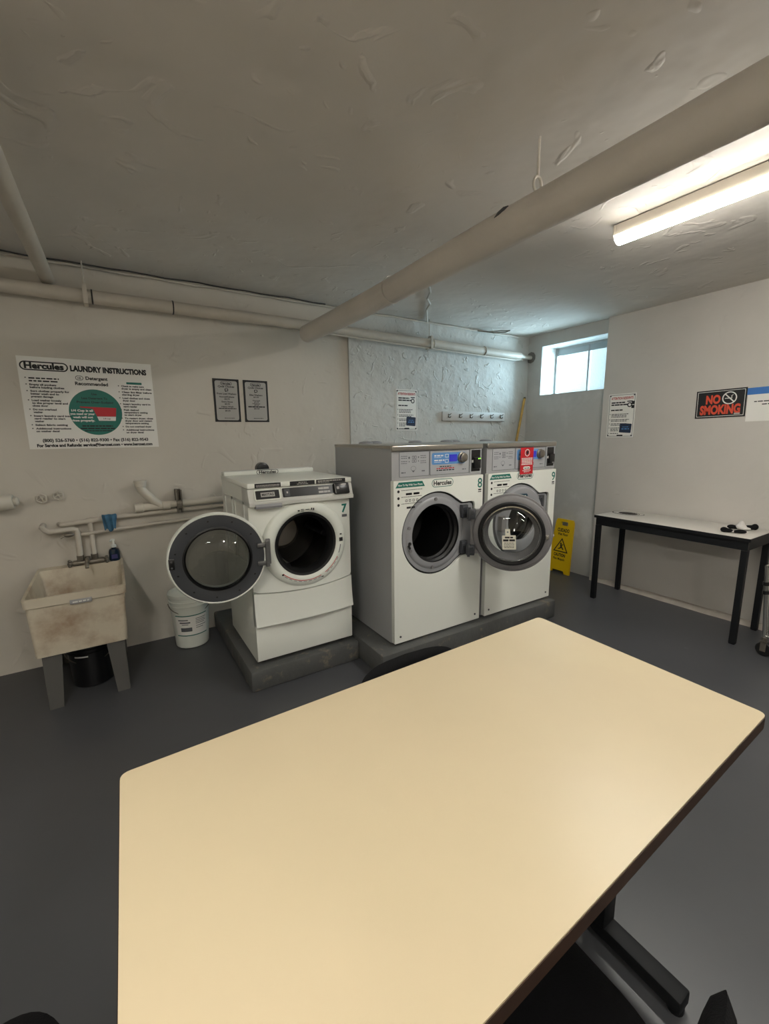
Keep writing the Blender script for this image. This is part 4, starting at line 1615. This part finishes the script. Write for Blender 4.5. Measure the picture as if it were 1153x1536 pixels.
# ------------------------------------------------------------------ right wall signs
t, F = board('no_smoking_sign', 'black no smoking sign with orange letters on the right wall', 'sign', .333, .215, (RX - .001, 1.680, 1.607), (0, -1, .022), (0, .022, 1), M_INK, .003)
q = Print(F)
q.ring(rrect(.010, .323, .010, .205, .003), rrect(.0135, .3195, .0135, .2015, .003))
q.ring(circle(.225, .146, .048, 32), circle(.225, .146, .040, 32))
q.rect(.195, .242, .141, .147)
q.add([(.195, -.0009, .172), (.200, -.0009, .178), (.256, -.0009, .120), (.250, -.0009, .114)], [(0, 1, 2, 3)])
q.fill([(.238, .150), (.243, .150), (.240, .160), (.250, .168), (.246, .170), (.234, .160)])
q.build('white_print', M_WINK, t, smooth=False)
q = Print(F)
q.text('NO', .118, .112, .062, wid=.098, bold=.05)
q.text('SMOKING', .166, .030, .066, wid=.268, bold=.05)
q.build('orange_lettering', M_ORANGE, t, smooth=False)
q = Print(F)
q.rect(.262, .300, .018, .030, .0012)
q.build('maker_mark', M_PAPERG, t, smooth=False)

t, F = board('paper_notice', 'white paper notice held with blue tape beside the no smoking sign', 'notice', .279, .245, (RX - .001, 1.342, 1.574), (0, -1, .02), (0, .02, 1), M_PAPER, .0015)
q = Print(F)
q.bars(.14, .140, .20, .007, 'c', 2)
q.bars(.14, .118, .10, .007, 'c', 3)
q.build('black_print', M_INK, t, smooth=False)
q = MB(F)
q.box(-.004, .285, -.0015, .0005, .196, .246)
q.build('tape', M_TAPE, t, smooth=False)

# ------------------------------------------------------------------ wet floor sign, folded, leaning on the niche wall
ws = thing('wet_floor_sign', 'yellow folded wet floor sign leaning on the wall behind washer 9', 'sign', (4.0, 2.80, 0))
lean = math.atan2(.085, .59)
FS = frame((0, .135, 0), (0, -1, 0), (math.sin(lean), 0, math.cos(lean)))
def leaf(y0_, y1_):
    q = MB(FS)
    out = [(.0, 0), (.055, 0), (.068, .030), (.202, .030), (.215, 0), (.27, 0), (.240, .560), (.225, .590), (.045, .590), (.030, .560)]
    q.plate(out, (rrect(.092, .178, .520, .560, .010),), y0_, y1_)
    return q
leaf(-.010, .0).build('front_leaf', M_YEL, ws, smooth=False)
leaf(.006, .016).build('rear_leaf', M_YEL, ws, smooth=False)
m = MB(FS)
m.cyl((.06, .003, .582), (.10, .003, .582), .010, 10)
m.cyl((.17, .003, .582), (.21, .003, .582), .010, 10)
m.build('hinge', M_YEL, ws)
q = Print(FS @ Matrix.Translation((0, -.010, 0)))
q.text('CUIDADO', .135, .452, .036, wid=.142, bold=.045)
q.text('Wet Floor', .135, .412, .028, wid=.125, bold=.03)
q.ring([(.045, .230), (.225, .230), (.135, .385)], [(.064, .241), (.206, .241), (.135, .363)])
q.fill(circle(.128, .322, .010, 12))
q.fill([(.118, .310), (.136, .314), (.150, .285), (.170, .262), (.160, .256), (.140, .276), (.122, .262), (.100, .258), (.100, .266), (.118, .274), (.128, .288)])
q.fill([(.136, .312), (.158, .318), (.160, .310), (.142, .302)])
q.text('CAUTION', .130, .182, .032, wid=.140, bold=.045)
q.text('Piso Mojado', .130, .142, .024, wid=.140, bold=.03)
q.build('black_lettering', M_INK, ws, smooth=False)

# ------------------------------------------------------------------ side table on the right
st_ = thing('side_table', 'narrow white-topped table with black legs along the right wall', 'table', (3.83, 1.62, 0))
m = MB()
TZ = .780
m.box(-.225, .232, -.555, .565, TZ - .022, TZ, bev=.002)
m.build('tabletop', M_LAMW, st_)
m = MB()
m.plate(circle(.06, .425 - .0, .11, 40, .135), (circle(.055, .425, .09, 40, .115),), 0, .0003)
# rings and grey stain printed on the top by wear
mt_ = Matrix.Rotation(PI / 2, 4, 'X')
m = MB(Matrix.Translation((.07, .43, TZ + .0006)) @ Matrix.Rotation(-PI / 2, 4, 'X'))
m.plate(circle(0, 0, .100, 40, .135), (circle(.005, .0, .094, 40, .128),), 0, 0)
m.plate(circle(.0, .02, .085, 40, .115), (circle(.0, .02, .080, 40, .109),), 0, 0)
m.plate([(x * (1 + .10 * math.sin(3 * i)), zz) for i, (x, zz) in enumerate(circle(0, 0, .062, 36, .080))], (), 0, 0)
m.build('worn_stain', mat('worn_grey', (74, 70, 67), .9, spec=.1, var=.3, vscale=30), st_, smooth=False)
m = MB()
m.box(-.228, -.2255, -.558, .568, TZ - .024, TZ - .001)
m.box(-.228, .232, .5655, .568, TZ - .024, TZ - .001)
m.box(-.228, .232, -.558, -.5555, TZ - .024, TZ - .001)
m.build('edge_band', M_BLKM, st_, smooth=False)
m = MB()
m.box(-.215, -.190, -.545, .555, TZ - .088, TZ - .022)
m.box(.195, .220, -.545, .555, TZ - .088, TZ - .022)
m.box(-.19, .195, -.545, -.520, TZ - .088, TZ - .022)
m.box(-.19, .195, .530, .555, TZ - .088, TZ - .022)
m.build('apron', M_BLKM, st_, smooth=False)
for lx in (-.198, .202):
    for ly in (-.527, .537):
        m = MB()
        m.box(lx - .019, lx + .019, ly - .019, ly + .019, .006, TZ - .089, bev=.002)
        m.box(lx - .017, lx + .017, ly - .017, ly + .017, 0, .008)
        m.build('leg', M_BLKM, st_, smooth=False)

# two little heaps of black and white cloth on it
def sock(name, label, x, y, rz, balls_b, balls_w):
    t = thing(name, label, 'sock', (x, y, TZ + .001), rz)
    for nm_, bl, mt in (('dark_cuff', balls_b, M_FAB), ('white_foot', balls_w, mat('white_knit', (214, 210, 206), .9, bump=.3, bscale=200))):
        q = MB()
        for (cx_, cy_, rx_, ry_, rz_) in bl:
            q.ball((cx_, cy_, rz_), (rx_, ry_, rz_), 16, 10)
        o_ = q.build(nm_, mt, t)
        md = o_.modifiers.new('melt', 'REMESH')
        md.mode = 'VOXEL'
        md.voxel_size = .004
        md.use_smooth_shade = True
        dm_ = o_.modifiers.new('soft', 'SMOOTH')
        dm_.iterations = 4
        dm_.factor = .5
sock('sock', 'crumpled black and white sock at the front edge of the side table', 3.735, 1.205, -1.10,
     [(-.056, 0, .024, .020, .019), (-.030, .004, .026, .020, .015), (.038, -.004, .036, .020, .014), (.012, .004, .022, .018, .010)], [(-.002, .012, .028, .022, .010), (.022, .030, .030, .024, .009)])
sock('sock', 'crumpled black and white sock farther back on the side table near the wall', 3.915, 1.215, -1.05,
     [(-.062, 0, .030, .022, .016), (-.040, .0, .024, .020, .014), (.050, .008, .040, .022, .018), (.074, .006, .022, .020, .024), (.022, .004, .024, .018, .013)], [(-.010, -.008, .034, .028, .022), (-.008, -.008, .020, .020, .034), (.014, -.022, .034, .024, .011)])

# ------------------------------------------------------------------ rolling cart, mostly outside the frame
ct = thing('laundry_cart', 'chrome wire laundry cart on casters at the right edge beside the side table', 'cart', (3.80, .645, 0))
m = MB()
for ux in (-.20, .20):
    for uy in (-.27, .27):
        m.cyl((ux, uy, .12), (ux, uy * 1.16, .62), .012, 12)
def loop(hx, hy, z, r):
    m.tube([(-hx, -hy, z), (hx, -hy, z), (hx, hy, z), (-hx, hy, z)], r, 8, closed=True)
m.tube([(-.20, -.27, .14), (.20, -.27, .14)], .011, 10)
m.tube([(-.20, .27, .14), (.20, .27, .14)], .011, 10)
m.tube([(-.20, -.27, .14), (-.20, .27, .14)], .011, 10)
m.tube([(.20, -.27, .14), (.20, .27, .14)], .011, 10)
for (a, b) in (((-.20, -.313), (.20, -.313)), ((-.20, .313), (.20, .313)), ((-.20, -.313), (-.20, .313)), ((.20, -.313), (.20, .313))):
    m.tube([(*a, .62), (*b, .62)], .010, 10)
m.build('frame', M_CHROME, ct)
m = MB()
for k_ in range(7):
    x = -.19 + .38 * k_ / 6
    m.tube([(x, -.313, .615), (x, -.278, .16), (x, .278, .16), (x, .313, .615)], .003, 6)
for k_ in range(9):
    y = -.25 + .5 * k_ / 8
    m.tube([(-.20, y * 1.16, .615), (-.200, y, .16), (.200, y, .16), (.20, y * 1.16, .615)], .003, 6)
m.build('wire_basket', M_CHROME, ct)
for ux in (-.20, .20):
    for uy in (-.27, .27):
        m = MB()
        m.cyl((ux, uy, .10), (ux, uy, .13), .016, 12)
        m.box(ux - .020, ux - .014, uy - .018, uy + .012, .035, .102)
        m.box(ux + .014, ux + .020, uy - .018, uy + .012, .035, .102)
        m.box(ux - .020, ux + .020, uy - .022, uy + .018, .096, .104)
        cs = m.build('caster', M_DULL, ct, smooth=False)
        m = MB()
        m.lathe([(0, -.012), (.041, -.012), (.047, -.006), (.047, .006), (.041, .012), (0, .012)], (ux, uy - .006, .047), (1, 0, 0), 24)
        m.build('wheel', M_RUB, cs)
for uz in (.44, .50):
    m = MB()
    m.cyl((-.20, .27 * (1 + .16 * (uz - .132) / .5), uz - .012), (-.20, .27 * (1 + .16 * (uz - .108) / .5), uz + .012), .018, 14)
    m.build('clamp_ring', M_BLACKP, ct)

# ------------------------------------------------------------------ big folding table in front
ft_ = thing('folding_table', 'large cream-topped folding table with brown edge in the foreground', 'table', (.68, .68, 0))
Q = [(-.058, 1.042), (1.429, 1.074), (1.417, .331), (-.075, .285)]
def inset_corner(q, r, n_=5):
    out = []
    for i in range(4):
        p0, p1, p2 = Vector(q[i - 1]), Vector(q[i]), Vector(q[(i + 1) % 4])
        a = p1 + (p0 - p1).normalized() * r
        b = p1 + (p2 - p1).normalized() * r
        for k_ in range(n_ + 1):
            t_ = k_ / n_
            out.append(tuple(a * (1 - t_) ** 2 + p1 * 2 * t_ * (1 - t_) + b * t_ ** 2))
    return [(x - .68, y - .68) for x, y in out]
m = MB()
m.prism(inset_corner(Q, .022), 'z', .7485, .752)
m.build('laminate_top', M_CREAM, ft_, smooth=False)
m = MB()
m.prism(inset_corner([(-.0595, 1.0435), (1.4305, 1.0755), (1.4185, .3295), (-.0765, .2835)], .022), 'z', .716, .7484)
m.build('board_edge', M_EDGE, ft_, smooth=False)
for X_ in (.19, 1.11):
    x = X_ - .68
    m = MB()
    m.box(x - .030, x + .030, -.15, -.09, .055, .700, bev=.004)
    m.box(x - .035, x + .035, -.25, .25, .690, .715)
    lg = m.build('pedestal_leg', M_BLKM, ft_)
    m = MB()
    m.box(x - .027, x + .027, -.355, .335, .018, .060, bev=.006)
    m.build('foot_bar', M_BLKM, lg)
    for yy in (-.335, .315):
        m = MB()
        m.cyl((x, yy, .0), (x, yy, .020), .020, 14)
        m.build('glide', M_BLKM, lg)

# ------------------------------------------------------------------ black chairs
def chair():
    t = thing('padded_chair', '', 'chair')
    s = MB()
    def pad(u, v, top):
        a = 2 * PI * u
        e = .45
        r = v
        c_, s_ = math.cos(a), math.sin(a)
        x = .215 * r * math.copysign(abs(c_) ** e, c_)
        y = .215 * r * math.copysign(abs(s_) ** e, s_)
        h = .022 * math.sqrt(max(0.0, 1 - r ** 6))
        return (x, y, .440 + (h if top else -h * .8))
    s.grid(lambda u, v: pad(u, v, True), 48, 10)
    s.grid(lambda u, v: pad(u, v, False), 48, 10)
    bmesh.ops.remove_doubles(s.bm, verts=s.bm.verts[:], dist=.0005)
    s.build('seat', M_FAB, t)
    b_ = MB()
    def bk(u, v, front):
        a = 2 * PI * u
        e = .45
        c_, s_ = math.cos(a), math.sin(a)
        x = .222 * v * math.copysign(abs(c_) ** e, c_)
        z = .110 * v * math.copysign(abs(s_) ** e, s_)
        h = .027 * math.sqrt(max(0.0, 1 - v ** 4))
        y = -.225 - .035 * (1 - (x / .222) ** 2) - .10 * z
        return (x, y + (h if front else -h), .572 + z)
    b_.grid(lambda u, v: bk(u, v, True), 48, 10)
    b_.grid(lambda u, v: bk(u, v, False), 48, 10)
    bmesh.ops.remove_doubles(b_.bm, verts=b_.bm.verts[:], dist=.0005)
    b_.build('backrest', M_FAB, t)
    for sx in (-1, 1):
        m_ = MB()
        m_.tube([(sx * .165, .185, 0), (sx * .170, .165, .41)], .011, 10)
        m_.build('leg', M_BLKM, t)
        m_ = MB()
        m_.tube([(sx * .165, -.200, 0), (sx * .170, -.165, .41)], .011, 10)
        m_.build('leg', M_BLKM, t)
        m_ = MB()
        m_.tube([(sx * .170, -.15, .414), (sx * .170, -.20, .425), (sx * .168, -.245, .47), (sx * .165, -.252, .56)], .010, 10)
        m_.build('back_bracket', M_BLKM, t)
    m_ = MB()
    m_.tube([(-.170, .165, .408), (.170, .165, .408)], .010, 10)
    m_.tube([(-.170, -.165, .408), (.170, -.165, .408)], .010, 10)
    m_.tube([(-.170, .165, .408), (-.170, -.165, .408)], .010, 10)
    m_.tube([(.170, .165, .408), (.170, -.165, .408)], .010, 10)
    m_.build('seat_frame', M_BLKM, t)
    return t
c0 = chair()
spots = [((.508, .400, 0), 0.0, 'black padded chair tucked under the near side of the cream table, at the bottom edge'),
         ((.865, .965, 0), PI, 'black padded chair on the far side of the cream table in front of the washers'),
         ((-.345, .655, 0), -PI / 2 + .35, 'black padded chair at the left end of the cream table, in the bottom left corner')]
allc = []
for i, (loc, rz, lab) in enumerate(spots):
    o = c0 if i == 0 else copy_tree(c0)
    allc.append((o, loc, rz, lab))
for o, loc, rz, lab in allc:
    o.location = loc
    o.rotation_euler = (0, 0, rz)
    tag(o, lab, 'chair', 'black chairs around the cream table')
